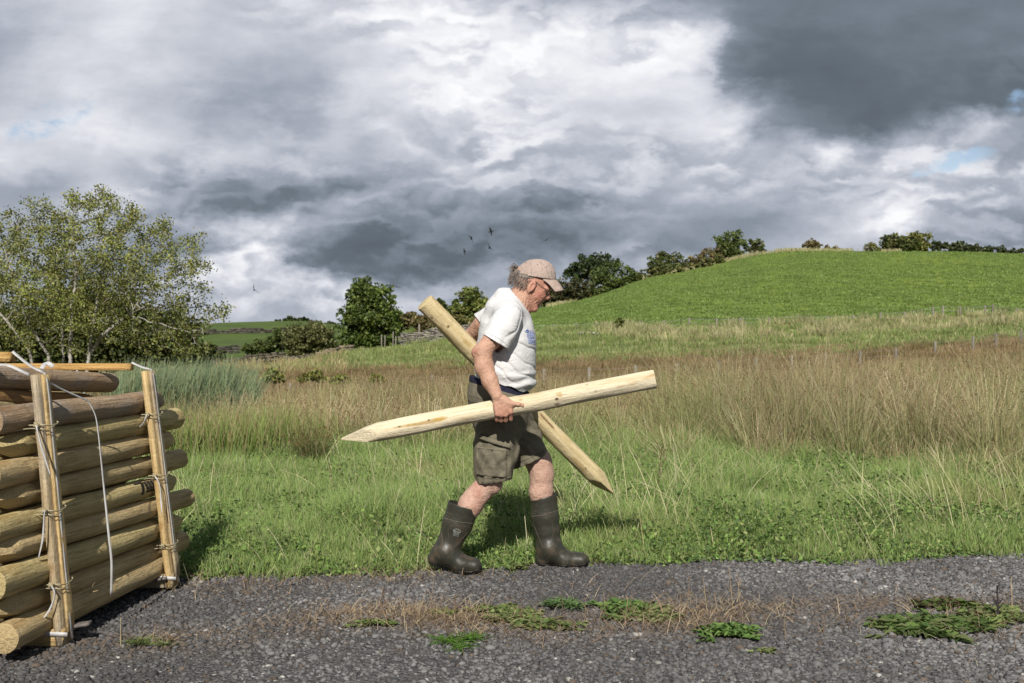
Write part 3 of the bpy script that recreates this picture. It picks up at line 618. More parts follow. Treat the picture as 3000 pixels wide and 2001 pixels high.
stalk(1650, 4.28, .13, 'dark bare dead stalk just right of the middle green mat', (.12, .08, .06), n=1)
stalk(1830, 4.15, .13, 'pale dead stalk in front of the broad-leaved weed', (.3, .22, .13), n=5)
stalk(2012, 4.4, .17, 'tall dead stalk left of the dense leafy weed', (.2, .14, .09), n=3)
stalk(2072, 4.4, .16, 'straw coloured dead stalk left of the dense leafy weed', (.34, .26, .15), n=2)
stalk(2148, 4.45, .2, 'tallest thin dead stalk, behind the dense leafy weed', (.3, .2, .13), n=3)
stalk(2170, 4.48, .17, 'thin dead stalk right behind the dense leafy weed', (.3, .2, .13), n=2)
stalk(2412, 4.1, .09, 'low branched dead stalk on bare gravel', n=7)
stalk(353, 3.92, .12, 'pale straw stem standing out of the small grassy weed beside the bundle', (.45, .37, .2), lean=.35, n=0, r=.0018)
stalk(2925, 4.3, .15, 'blackened dead stem with crooked arms at the right', (.035, .028, .03), lean=.5, n=7, r=.006)
stalk(2965, 4.4, .16, 'straw stem behind the blackened dead stem', (.4, .3, .18), n=2)
stalk(1926, 7.6, .42, 'dark reddish dock stem standing in the grass right of the front boot', (.10, .04, .03), lean=.1, n=10, r=.004)

# ------------------------------------------------------------------ trees
def bark(name, c1, c2, sc_=8.): return material(name, c1, .9, noise_ramp(sc_, .35, .65, c1, c2, (1, 1, .35)), lambda N, tc: (N.noise(tc, 25., 4., .7), .01))
m_bark_pale = bark('pale_bark', (.19, .175, .15), (.40, .375, .33)); m_bark = bark('dark_bark', (.06, .05, .04), (.13, .11, .09))
m_leaf = material('tree_leaves', (.1, .15, .03), .55, None, None, .3, trans=.3, attr=True)
def colonize(roots, attr, step, infl, kill, iters=90, wob=.12, up=.02, seed=1):
    r = np.random.default_rng(seed); pos = []; par = []
    for pl in roots:
        pl = [np.array(p, float) for p in pl]; last = -1
        for a, b in zip(pl[:-1], pl[1:]):
            m = max(1, int(np.linalg.norm(b-a)/step))
            for k in range(m):
                pos.append(a+(b-a)*k/m+r.normal(0, step*.07, 3)*(last >= 0)); par.append(last); last = len(pos)-1
        pos.append(pl[-1]); par.append(last)
    pos = np.array(pos); par = list(par); att = attr.copy()
    for _ in range(iters):
        if not len(att): break
        d = ((att[:, None]-pos[None])**2).sum(-1); near = d.argmin(1); dm = np.sqrt(d[np.arange(len(att)), near])
        keep = dm > kill; att = att[keep]; near = near[keep]; dm = dm[keep]; ok = dm < infl
        if not ok.any(): break
        new = []; np_ = []
        for i in np.unique(near[ok]):
            q = att[ok & (near == i)]-pos[i]; q = q/np.linalg.norm(q, axis=1)[:, None]; v = q.sum(0); v /= max(np.linalg.norm(v), 1e-6); v = v+r.normal(0, wob, 3)+np.array([0, 0, up]); v /= np.linalg.norm(v)
            p = pos[i]+v*step
            if np.min(((pos-p)**2).sum(1)) > (step*.35)**2: new.append(p); np_.append(i)
        if not new: break
        pos = np.vstack([pos, new]); par += np_
    return pos, np.array(par)
def branch_mesh(pos, par, tip, expo, rmax, k=6):
    n = len(pos); w_ = np.full(n, tip**expo); nch = np.zeros(n, int); acc = np.zeros(n)
    for i in range(n-1, -1, -1):
        wi = acc[i] if acc[i] > 0 else tip**expo; w_[i] = wi
        if par[i] >= 0: acc[par[i]] += wi; nch[par[i]] += 1
    # nodes can be appended out of order below seeded ones: two passes keep it monotone
    r = np.minimum(w_**(1/expo), rmax); segs = [(pos[par[i]], pos[i], max(r[par[i]] if r[par[i]] < r[i]*2.2 else r[i]*1.3, r[i]), r[i]) for i in range(n) if par[i] >= 0]
    return tubes(segs, k), r, nch

def alder():
    Y0 = 17.; q = lambda px, py, y=0.: P(px, py, Y0+y)
    E = [((215, 785), (250, 165), 1., 520), ((450, 800), (180, 165), .9, 240), ((20, 800), (220, 190), 1., 260), ((610, 900), (115, 60), .5, 45), ((330, 640), (120, 75), .7, 90), ((285, 580), (32, 42), .3, 26), ((205, 590), (30, 42), .3, 24), ((140, 600), (22, 30), .3, 10), ((380, 640), (40, 40), .3, 20), ((85, 610), (25, 40), .3, 14), ((480, 660), (30, 40), .3, 14), ((580, 720), (35, 40), .3, 16), ((30, 625), (20, 25), .3, 8), ((180, 930), (280, 110), 1., 130), ((500, 990), (160, 60), .7, 70), ((-150, 850), (200, 160), .9, 120)]
    r = np.random.default_rng(5); A = []
    for (cx, cy), (rx, ry), dp, n in E:
        m = r.normal(size=(n, 3)); m /= np.linalg.norm(m, axis=1)[:, None]; m *= (r.random(n)**(1/3.2))[:, None]
        A += [q(cx+a*rx, cy+b*ry, c*dp*1.5) for a, b, c in m]
    A = np.array(A)
    gz = g1((205-1500)/F*Y0, Y0)
    base = lambda px, y=0.: np.array([(px-1500)/F*(Y0+y), Y0+y, gz])
    roots = [[base(205), q(207, 1000), q(213, 900), q(222, 800), q(215, 715), q(206, 655)],
             [base(165, .3), q(140, 1040, .25), q(85, 950, .3), q(50, 860, .3), q(20, 760, .4)],
             [base(135, -.2), q(85, 1020, -.2), q(20, 940, -.3), q(-60, 860, -.3)],
             [base(235, -.15), q(262, 1040, -.2), q(300, 980, -.3), q(380, 920, -.4)],
             [base(190, .5), q(180, 900, .8), q(150, 800, .9)], [base(225, .4), q(290, 850, .6), q(330, 760, .6)]]
    pos, par = colonize(roots, A, .10, .85, .13, 80, .22, .03, 3)
    (V, f), rad, nch = branch_mesh(pos, par, .0034, 2.2, .050, 6)
    X0 = base(205)
    t = thing('alder_tree', 'large olive green tree with pale forked stems behind the log bundle', 'tree', X0)
    child(mesh_obj('trunk', V, f, m_bark_pale, smooth=True), t)
    k = np.where((rad < .0085))[0]; k = k[pos[k, 2] > gz+.5]
    d = np.zeros(len(pos)); top = pos[:, 2].max()
    reps = rng.integers(8, 46, len(k)); idx = np.repeat(k, reps); n = len(idx)
    cl = vnoise(pos, 93, 2, 2.2); ok = rng.random(n) < np.clip(.75+.5*cl[idx]+.3*(pos[idx, 2]-gz-1.5)/2., .15, 1); idx = idx[ok]; n = len(idx); shade = .95+.25*vnoise(pos, 95, 2, 1.1)[idx][:, None]
    pp = pos[idx]+rng.normal(0, .055, (n, 3))
    c = palette(n, [(.24, .265, .065), (.30, .32, .085), (.18, .205, .05), (.10, .12, .035), (.34, .32, .10), (.22, .18, .065)], [.28, .20, .2, .20, .05, .07])*shade
    v, f2, c2 = leaves(pp, .029, c, up=.1, asp=1.35, fold=.15)
    child(mesh_obj('crown', v, f2, m_leaf, col=c2), t)
alder()

def bush(name, label, cat, lobes, Y, cols, leaf, n, dep=.8, trunk=None, group=None, base=None, gap=.35, up=.35, p=None, limbs=7, bare=None):
    """lobes: (px,py,rx,ry) in photo pixels at distance Y; built at real size there"""
    if Y > 200 and name != 'hedge': lobes = [(l[0], l[1], l[2]*1.13, l[3]*1.12) for l in lobes]+[(l[0], l[1]+l[3]*.7, l[2]*.8, l[3]*.5) for l in lobes if Y < 300]
    S = Y/F; cx = sum(l[0]*l[2] for l in lobes)/sum(l[2] for l in lobes); X0 = (cx-1500)*S
    by = base if base is not None else max(l[1]+l[3] for l in lobes)
    z0 = CH-(by-HY)*S; gz = g1(X0, Y); z0 = min(z0, gz+.3) if name != 'hedge' else z0; zb = min(z0, gz)
    root = thing(name, label, cat, (X0, Y, zb), group); pts = []
    area = np.array([l[2]*l[3] for l in lobes], float); area /= area.sum()
    tc = palette(n, cols, p, .15); lob = rng.choice(len(lobes), n, p=area); C = np.array([[(l[0]-1500)*S, Y, CH-(l[1]-HY)*S] for l in lobes]); R = np.array([[l[2]*S, min(l[2], l[3]*1.4)*S*dep, l[3]*S] for l in lobes])
    # sub-clumps: leaves gather round points spread through each lobe, so gaps and bumps appear
    n = int(n*1.35); tc = palette(n, cols, p, .15)*np.array([1.65, 1.50, 1.55]); lob = rng.choice(len(lobes), n, p=area); nc = max(70, n//42); lc = rng.choice(len(lobes), nc, p=area); m = rng.normal(size=(nc, 3)); m /= np.linalg.norm(m, axis=1)[:, None]; m *= rng.uniform(.12, 1., (nc, 1))**.5*rng.uniform(.8, 1.06, (nc, 1))
    cc = C[lc]+m*R[lc]; rr = R.mean(1)[lc]*rng.uniform(.16, .40, nc); bri = rng.uniform(.72, 1.25, nc)
    k = rng.integers(0, nc, n); q = rng.normal(size=(n, 3)); q /= np.linalg.norm(q, axis=1)[:, None]; q *= rng.random((n, 1))**.45
    pp = cc[k]+q*rr[k][:, None]*np.array([1.15, 1.15, .85]); g_ = ground(pp[:, 0], pp[:, 1]); ok = pp[:, 2] > g_-.1; pp = pp[ok]; tc = tc[ok]*bri[k][ok][:, None]
    v, f, c = leaves(pp, leaf, tc, up=up, asp=1.3, fold=.2)
    child(mesh_obj('crown', v, f, m_leaf, col=c), root)
    # stems
    b0 = np.array([X0, Y, zb-.2]); H = max(l[3]*S for l in lobes); tr = trunk if trunk else H*.06; segs = []
    top = C[np.argmax(area)]
    if len(lobes) > 3 or limbs > 9:
        for l in range(len(lobes)):
            bb = np.array([C[l][0], Y, g1(C[l][0], Y)-.1]); mid = (bb+C[l])/2+rng.normal(0, .05, 3)*H; segs += [(bb, mid, tr*.7, tr*.5), (mid, C[l]+R[l]*np.array([.2, 0, .4]), tr*.5, tr*.15)]
    mid = b0+(top-b0)*.5; segs += [(b0, mid, tr, tr*.75), (mid, top, tr*.75, tr*.4)]
    for i in rng.choice(nc, limbs*3):
        a = b0+(top-b0)*rng.uniform(.3, .95); m_ = (a+cc[i])/2+np.array([0, 0, -.04*H]); segs += [(a, m_, tr*.35, tr*.22), (m_, cc[i], tr*.22, tr*.07)]
    V, f = tubes(segs, 6); child(mesh_obj('trunk', V, f, m_bark, smooth=True), root)
    return root
DG = [(.045, .07, .018), (.06, .09, .022), (.035, .055, .016), (.085, .11, .03)]; MG = [(.075, .11, .025), (.10, .14, .03), (.055, .085, .02), (.14, .16, .045)]; OG = [(.12, .12, .04), (.09, .10, .03), (.16, .14, .05), (.07, .08, .03)]; BR = [(.12, .10, .05), (.09, .08, .04), (.15, .115, .06)]
bush('shrub', 'dark dense thicket low behind the pale stems of the olive tree', 'shrub', [(60, 1000, 220, 110), (260, 960, 200, 150), (430, 985, 170, 115), (-150, 980, 200, 120), (560, 1040, 90, 55)], 23., [(.03, .045, .012), (.05, .065, .018), (.075, .09, .025)], .075, 26000, .6)
bush('oak_tree', 'tall dark green rounded tree left of the upper end of the diagonal post', 'tree', [(1075, 865, 62, 56), (1085, 925, 88, 62), (1050, 960, 62, 56), (1125, 955, 58, 50), (1075, 1000, 90, 36), (1020, 915, 26, 30), (1140, 890, 26, 26)], 103., [(.05, .085, .018), (.07, .11, .022), (.038, .062, .015), (.10, .14, .03)], .26, 14000, .9, trunk=.35, base=1035)
bush('hawthorn_bush', 'rounded bush with fine twigs left of the tall dark tree', 'shrub', [(900, 985, 72, 42), (870, 1000, 50, 40), (940, 990, 45, 40), (905, 1015, 60, 35)], 99., [(.06, .075, .025), (.085, .10, .035), (.11, .12, .045)], .2, 6500, .9, base=1056)
bush('shrub', 'low dark bushes at the foot of the left hill, left of the rounded bush', 'shrub', [(760, 1020, 60, 22), (810, 1005, 50, 28), (830, 985, 30, 20), (980, 1015, 40, 22)], 120., DG, .28, 3500, .9)
bush('shrub', 'small dark round bush on the far left hill', 'shrub', [(813, 971, 14, 9)], 330., DG, .7, 250, .9)
bush('tree_group', 'dark flat clump of trees on top of the far left hill', 'trees', [(815, 938, 14, 6), (848, 938, 18, 9), (883, 940, 24, 9), (930, 948, 14, 5), (965, 950, 18, 6)], 520., [(.03, .045, .015), (.045, .06, .02)], 1.3, 900, 1., base=945)
bush('apple_tree', 'reddish olive bushy tree above the dry stone wall', 'tree', [(1180, 935, 40, 28), (1225, 945, 45, 30), (1265, 950, 35, 30), (1160, 960, 25, 25)], 112., OG+BR, .22, 4500, .9, base=985)
bush('conifer_tree', 'small dark tree just behind the upper end of the diagonal post', 'tree', [(1285, 900, 24, 22), (1310, 915, 24, 18), (1325, 905, 12, 22)], 150., DG, .3, 1500, .9, base=945)
bush('ash_tree', 'light green bushy tree behind the bent back of the man', 'tree', [(1375, 875, 42, 34), (1350, 905, 40, 30), (1400, 900, 40, 36), (1380, 930, 50, 25)], 125., MG+[(.16, .18, .05)], .24, 6500, .9, base=965)
bush('shrub', 'brownish hedge bushes below the light green tree behind the man', 'shrub', [(1340, 940, 40, 20), (1395, 945, 50, 18), (1290, 940, 30, 14), (1440, 925, 40, 16)], 122., OG, .22, 2600, .9)
bush('oak_tree', 'broad flat-topped dark tree at the left end of the hill hedge', 'tree', [(1735, 785, 72, 36), (1780, 768, 48, 22), (1690, 795, 36, 26), (1720, 765, 40, 18)], 262., [(.028, .045, .016), (.04, .06, .02), (.02, .032, .012)], .55, 4200, .9, base=835)
bush('hawthorn_bush', 'dark green domed bush in front of the flat-topped tree', 'shrub', [(1805, 808, 62, 34), (1765, 838, 44, 24), (1770, 818, 34, 24), (1850, 815, 32, 24)], 212., DG+MG[:1], .4, 3200, .9)
bush('hawthorn_bush', 'brownish dark bush beside the peak of the cap', 'shrub', [(1665, 845, 62, 34), (1620, 860, 42, 26), (1710, 850, 30, 24), (1600, 885, 40, 18)], 208., [(.05, .06, .022), (.08, .075, .03), (.035, .045, .018)], .4, 3600, .9)
bush('hawthorn_bush', 'round dark bush in the gap between the domed bush and the tall bush', 'shrub', [(1945, 770, 46, 32), (1915, 782, 26, 20), (1975, 780, 24, 20)], 222., DG+OG[:1], .4, 2600, .9)
bush('hawthorn_bush', 'low grey brown scrub climbing to the tall bush on the ridge', 'shrub', [(2040, 768, 36, 22), (2075, 758, 40, 26), (2010, 780, 20, 14), (2105, 745, 25, 20)], 225., BR+OG, .4, 2600, .9)
bush('sycamore_tree', 'tall upright green bush standing highest on the ridge', 'tree', [(2140, 712, 42, 46), (2125, 745, 40, 30), (2160, 735, 28, 32)], 226., [(.055, .085, .022), (.08, .115, .03), (.10, .13, .04)], .4, 4000, .9)
bush('hawthorn_tree', 'small round-headed tree right of the tall ridge bush', 'tree', [(2216, 722, 30, 19), (2205, 732, 18, 12), (2232, 730, 16, 12)], 226., DG+BR[:1], .38, 1500, .9, base=752, gap=.5)
bush('hawthorn_tree', 'small reddish tree alone in the middle of the ridge', 'tree', [(2378, 714, 24, 13), (2365, 722, 14, 8), (2395, 720, 13, 9)], 224., OG+BR, .36, 1000, .9, base=739)
bush('shrub', 'very low brown shrub right of the small reddish tree', 'shrub', [(2430, 730, 20, 10), (2450, 733, 14, 7)], 223., BR+OG, .36, 700, .9, base=742)
bush('shrub', 'thin grey green shrub left of the large ridge tree', 'shrub', [(2550, 724, 18, 15), (2570, 732, 14, 9)], 223., MG+BR, .36, 700, .9, base=742)
bush('hawthorn_tree', 'wide dark bush at the left of the large ridge tree pair', 'tree', [(2630, 712, 46, 28), (2600, 722, 30, 18), (2660, 715, 26, 26)], 225., DG+OG[:2], .4, 3200, .9, base=745)
bush('field_maple_tree', 'olive yellow rounded tree at the right of the ridge tree pair', 'tree', [(2692, 704, 34, 30), (2672, 712, 28, 24), (2708, 720, 22, 20)], 227., [(.12, .14, .04), (.16, .17, .05), (.09, .11, .03)], .4, 2800, .9, base=745)
bush('hedge', 'long dark clipped hedge running down the ridge to the right edge', 'hedge', [(2745+i*17, 724+i*1.15, 21, 21-i*.6) for i in range(20)], 226., [(.03, .045, .018), (.045, .06, .022), (.06, .075, .03)], .36, 7500, .9, limbs=12, base=755)
bush('hedge', 'low dark scrubby hedge linking the bushes up the left shoulder of the hill', 'hedge', [(1590+i*20, float(np.interp(1590+i*20, [1564, 1755, 1883, 2042, 2110], [893, 850, 806, 775, 762]))+random.uniform(-3, 3), 19, random.uniform(12, 20)) for i in range(27)], 215., OG+DG, .36, 7000, .8, limbs=12, base=905)
bush('young_tree', 'slim young tree with a pale trunk guard on the bank below the hill', 'tree', [(1812, 945, 14, 20), (1818, 965, 15, 14), (1806, 962, 12, 14)], 92., MG, .14, 900, .9, base=1000)
for i, (px, py, Y, sx, sy, lab) in enumerate([(800, 1098, 30., 26, 26, 'leafy dark sapling among the rushes, tallest of the row'), (915, 1100, 28., 34, 15, 'yellow green leafy shrub low among the rushes, middle of the row'), (640, 1105, 27., 30, 22, 'leafy sapling just right of the reed bed'), (1105, 1105, 29., 22, 10, 'sparse pale sapling just left of the walking man'), (1000, 1108, 28., 26, 10, 'sparse low shrub between the yellow green shrub and the pale sapling')]):
    bush('sapling', lab, 'shrub', [(px, py, sx, sy), (px-sx*.7, py+12, sx*.7, sy*.7), (px+sx*.7, py+10, sx*.7, sy*.7)], Y, [(.13, .16, .04), (.09, .11, .03), (.19, .2, .06)], .09, 420, .8, trunk=.015, group='leafy saplings among the rushes')

# ------------------------------------------------------------------ fences, walls, guard, birds
m_postw = material('weathered_wood', (.25, .21, .16), .9, noise_ramp(6., .35, .7, (.12, .105, .085), (.24, .215, .175), (1, 1, .15)))
m_wire = material('fence_wire', (.3, .3, .3), .5, None, None, .5)
def fence(label, posts, hgt, r, wires, sag=.02, name='wire_fence', half=False):
    """posts: (px, top py, Y)"""
    T = [P(px, py, Y) for px, py, Y in posts]; root = thing(name, label, 'fence', (T[0][0], T[0][1], g1(T[0][0], T[0][1])))
    for i, t in enumerate(T):
        h = hgt+random.uniform(-.05, .05); l = random.uniform(-.03, .03); gz = min(t[2]-h*.9, g1(t[0], t[1])) if not half else t[2]-h
        V, f = tubes([(np.array([t[0]-l, t[1], gz-.1]), t, r, r*.93)], 8); n = len(V); V = np.vstack([V, t+np.array([0, 0, r*.35])]); cap = np.array([(8+j, 8+(j+1) % 8, n) for j in range(8)])
        child(mesh_obj('fence_post', V, [f, cap], m_postw, smooth=False), root)
    segs = []
    for a, b in zip(T[:-1], T[1:]):
        if np.linalg.norm(b-a) > 9: continue
        for wz in wires:
            pr = a-np.array([0, r, wz])
            for k in range(1, 5):
                t = k/4; q = a+(b-a)*t-np.array([0, r, wz+sag*4*t*(1-t)]); segs.append((pr, q, .0035 if T[0][1] < 60 else .012, .0035 if T[0][1] < 60 else .012)); pr = q
    if segs:
        V, f = tubes(segs, 4); child(mesh_obj('wire', V, f, m_wire), root)
NF = [(570, 1150), (640, 1145), (850, 1123), (1089, 1107), (1266, 1098), (1430, 1090), (1594, 1081), (1726, 1077), (1862, 1071), (1986, 1065), (2106, 1057), (2215, 1049), (2320, 1041), (2419, 1036), (2520, 1028), (2625, 1020)]
fence('wire fence of grey round posts half sunk in the tan rushes', [(x, y, 38+i*.9) for i, (x, y) in enumerate(NF)], 1.15, .075, (.08, .35))
fence('short run of wire fence posts at the right edge above the rusty rushes', [(2740, 1000, 56.), (2851, 986, 57.), (2918, 977, 58.), (2992, 968, 59.), (3080, 962, 60.)], 1.2, .08, (.08, .35, .6))
MF = [(1560, 952), (1622, 950), (1688, 948), (1750, 944), (1812, 942), (1876, 940), (1946, 940), (2020, 932), (2100, 934), (2170, 931), (2254, 929), (2344, 925), (2424, 925), (2500, 924), (2580, 916), (2650, 913), (2734, 899), (2763, 896), (2813, 898), (2886, 895), (2909, 892), (2979, 903), (3060, 893)]
fence('line of fence posts along the foot of the bright green hill', [(x, y, 98.3) for x, y in MF], 1.15, .10, (.1, .45))
RF = [(1610, 893), (1638, 880), (1690, 858), (1720, 846), (1760, 842), (1850, 812), (1880, 800), (1925, 795), (1975, 785)]
fence('fence posts climbing the left side of the hill in front of the hedge bushes', [(x, y, 206+i*1.6) for i, (x, y) in enumerate(RF)], 1.4, .13, ())
fence('thin fence posts along the top of the ridge', [(2188+i*15.5, 738-i*.45-5*random.random(), 222.) for i in range(25)], 1.5, .1, (.1, .5))
fence('two pale leaning fence posts and a stile left of the dry stone wall', [(1118, 980, 99.), (1128, 983, 99.2), (1152, 972, 99.5), (1160, 985, 99.7)], 1.2, .06, ())
fence('fence posts in front of the reddish bushy tree', [(1228, 950, 104.), (1280, 956, 105.), (1345, 948, 106.), (1398, 925, 112.)], 1.2, .1, ())

m_wall = material('field_stone', (.2, .18, .16), .95, None, lambda N, tc: (N.noise(tc, 9., 5., .7), .05), .2, attr=True)
def stone_wall(label, pts, h, sl, sh, thick, Cc=(.21, .19, .165), seed=1):
    r = np.random.default_rng(seed); T = [np.array([(px-1500)/F*Y, Y]) for px, Y in pts]; V = []; C = []; n = 0
    B = np.array([(-1, -1, -1), (1, -1, -1), (1, 1, -1), (-1, 1, -1), (-1, -1, 1), (1, -1, 1), (1, 1, 1), (-1, 1, 1)])*.5
    for a, b in zip(T[:-1], T[1:]):
        L = np.linalg.norm(b-a); d = (b-a)/L; nrm = np.array([-d[1], d[0]]); zc = 0
        while zc < h:
            hh = sh*r.uniform(.7, 1.25); s = -r.uniform(0, sl)
            while s < L:
                l = sl*r.uniform(.5, 1.5); m = a+d*(s+l/2); z = g1(m[0], m[1])+zc+hh/2-.15; top = h*(.92+.12*math.sin(s*.5+seed)+.06*math.sin(s*1.9)); s += l
                if zc > top: continue
                q = B*np.array([l*.94, thick*r.uniform(.85, 1.1), hh*.92])*(1+.12*r.normal(size=(8, 1)))
                V.append(np.stack([m[0]+q[:, 0]*d[0]+q[:, 1]*nrm[0], m[1]+q[:, 0]*d[1]+q[:, 1]*nrm[1], z+q[:, 2]+.03*r.normal()], 1)); C.append(np.tile(np.array(Cc)*r.uniform(.55, 1.45), (8, 1))); n += 1
            zc += hh
    f = np.array([(0, 3, 2, 1), (4, 5, 6, 7), (0, 1, 5, 4), (1, 2, 6, 5), (2, 3, 7, 6), (3, 0, 4, 7)]); V = np.concatenate(V); c0 = V.mean(0)
    o = mesh_obj('stone_wall', V, (f[None]+(np.arange(n)*8)[:, None, None]).reshape(-1, 4), m_wall, col=np.concatenate(C))
    set_origin(o, T[0][0], T[0][1], g1(*T[0])); return tag(o, label, 'wall')
stone_wall('grey dry stone wall on the bank behind the diagonal post', [(1178, 98.5), (1240, 98.), (1330, 97.5), (1420, 97.)], 1.35, .42, .13, .5, seed=2)
stone_wall('low brown tumbled stone wall across the valley at left', [(380, 101.), (600, 101.), (760, 102.), (880, 104.)], 1.25, .6, .2, .6, (.12, .10, .08), seed=3)
stone_wall('low brown wall beneath the rounded bush', [(860, 97.), (960, 97.), (1020, 98.)], .9, .5, .18, .6, (.16, .13, .10), seed=4)
stone_wall('dark wall crossing the lower field of the far left hill', [(380, 205.), (560, 205.), (700, 207.)], 1.7, 1.4, .5, 1., (.07, .06, .055), seed=5)
stone_wall('long dark wall crossing the upper field of the far left hill', [(430, 375.), (560, 380.), (700, 385.), (840, 385.)], 1.8, 2.4, .8, 1.4, (.075, .065, .055), seed=6)
def rocks(label, px, Y, n, s, col):
    X0 = (px-1500)/F*Y; V = []; C = []
    for i in range(n):
        x, y = X0+random.gauss(0, .5), Y+random.gauss(0, .4); k = s*random.uniform(.4, 1.2)
        V.append(ICO_V*(1+.25*rng.normal(size=(12, 1)))*np.array([k*1.4, k, k*.7])+np.array([x, y, g1(x, y)+.05+k*.4])); C.append(np.tile(np.array(col)*random.uniform(.7, 1.3), (12, 1)))
    o = mesh_obj('rubble', np.concatenate(V), (ICO_F[None]+(np.arange(n)*12)[:, None, None]).reshape(-1, 3), m_wall, col=np.concatenate(C)); set_origin(o, X0, Y, g1(X0, Y))
    return tag(o, label, 'rubble', kind='stuff')
rocks('small heap of grey rubble on the bank left of the young tree', 1728, 90., 30, .13, (.33, .30, .26))
g = thing('tree_guard', 'pale wooden trunk guard and stake under the slim young tree', 'tree guard', P(1813, 1005, 88.))
b = P(1813, 1006, 88.); tt = P(1813, 978, 88.)
V, f = tubes([(b+np.array([-.12, 0, -.2]), tt+np.array([-.16, 0, 0]), .05, .05), (b+np.array([.12, 0, -.2]), tt+np.array([.16, 0, .05]), .05, .05)], 6); child(mesh_obj('stake', V, f, m_postw), g)
V, f = tubes([(tt+np.array([-.32, 0, -.12]), tt+np.array([.34, 0, -.02]), .09, .09)], 6); child(mesh_obj('crossbar', V, f, m_postw), g)

m_bird = simple_mat('bird_feathers', (.012, .012, .014), .7)
def bird(px, py, Y, span, roll, flap, yaw, label):
    Vt = [(-.5, 0, flap*.5), (-.22, .07, flap*.2+.05), (0, .09, 0), (.22, .07, flap*.2+.05), (.5, 0, flap*.5), (.2, -.09, flap*.15), (0, -.12, 0), (-.2, -.09, flap*.15)]
    V = np.array(Vt); V = np.vstack([V, V-np.array([0, 0, .025])]); n = 8
    f = [np.array([(0, 1, 7), (3, 4, 5), (8, 15, 9), (11, 13, 12)]), np.array([(1, 2, 6, 7), (2, 3, 5, 6), (9, 15, 14, 10), (10, 14, 13, 11)]+[(i, (i+1) % 8, (i+1) % 8+8, i+8) for i in range(8)])]
    k = 6; ring = []
    for y_, r_ in ((-.3, .012), (-.22, .05), (-.1, .05), (.02, .062), (.14, .05), (.2, .035), (.25, .028), (.3, .004)):
        ring += [(r_*math.cos(a*1.0472)*(1.6 if y_ < -.25 else 1), y_, r_*math.sin(a*1.0472)*.9) for a in range(k)]
    o_ = len(V); V = np.vstack([V, np.array(ring)]); f[1] = np.vstack([f[1], [(o_+r*k+a, o_+r*k+(a+1) % k, o_+(r+1)*k+(a+1) % k, o_+(r+1)*k+a) for r in range(7) for a in range(k)]])
    o = mesh_obj('bird', V*span, f, m_bird, smooth=False); o.location = P(px, py, Y); o.rotation_euler = (roll[0], roll[1], yaw)
    return tag(o, label, 'bird', 'black birds circling above the man')
R_ = math.radians
bird(1438, 678, 90., .95, (R_(-60), R_(75)), -.3, R_(20), 'largest black bird, highest of the flock left of the cap')
bird(1381, 698, 90., .95, (R_(-50), R_(50)), -.25, R_(-30), 'black bird with spread wings, left of and below the highest one')
bird(1434, 726, 90., .9, (R_(-20), R_(50)), .5, R_(10), 'crescent-shaped black bird below the highest one')
bird(1361, 737, 100., .75, (R_(-60), R_(80)), -.3, R_(15), 'smallest black bird, lowest at the left of the flock')
bird(1601, 703, 110., .9, (R_(-8), R_(-30)), .15, R_(5), 'lone thin black bird above the front of the cap')
bird(744, 849, 75., .85, (R_(-30), R_(55)), .55, R_(-10), 'black bird alone against the white cloud at left')
bird(1162, 840, 95., .9, (R_(-6), R_(20)), .1, R_(5), 'faint bird just right of the tall dark tree')
bird(1150, 868, 110., .6, (R_(-6), R_(-35)), .3, R_(5), 'tiny faint bird touching the right side of the tall dark tree')
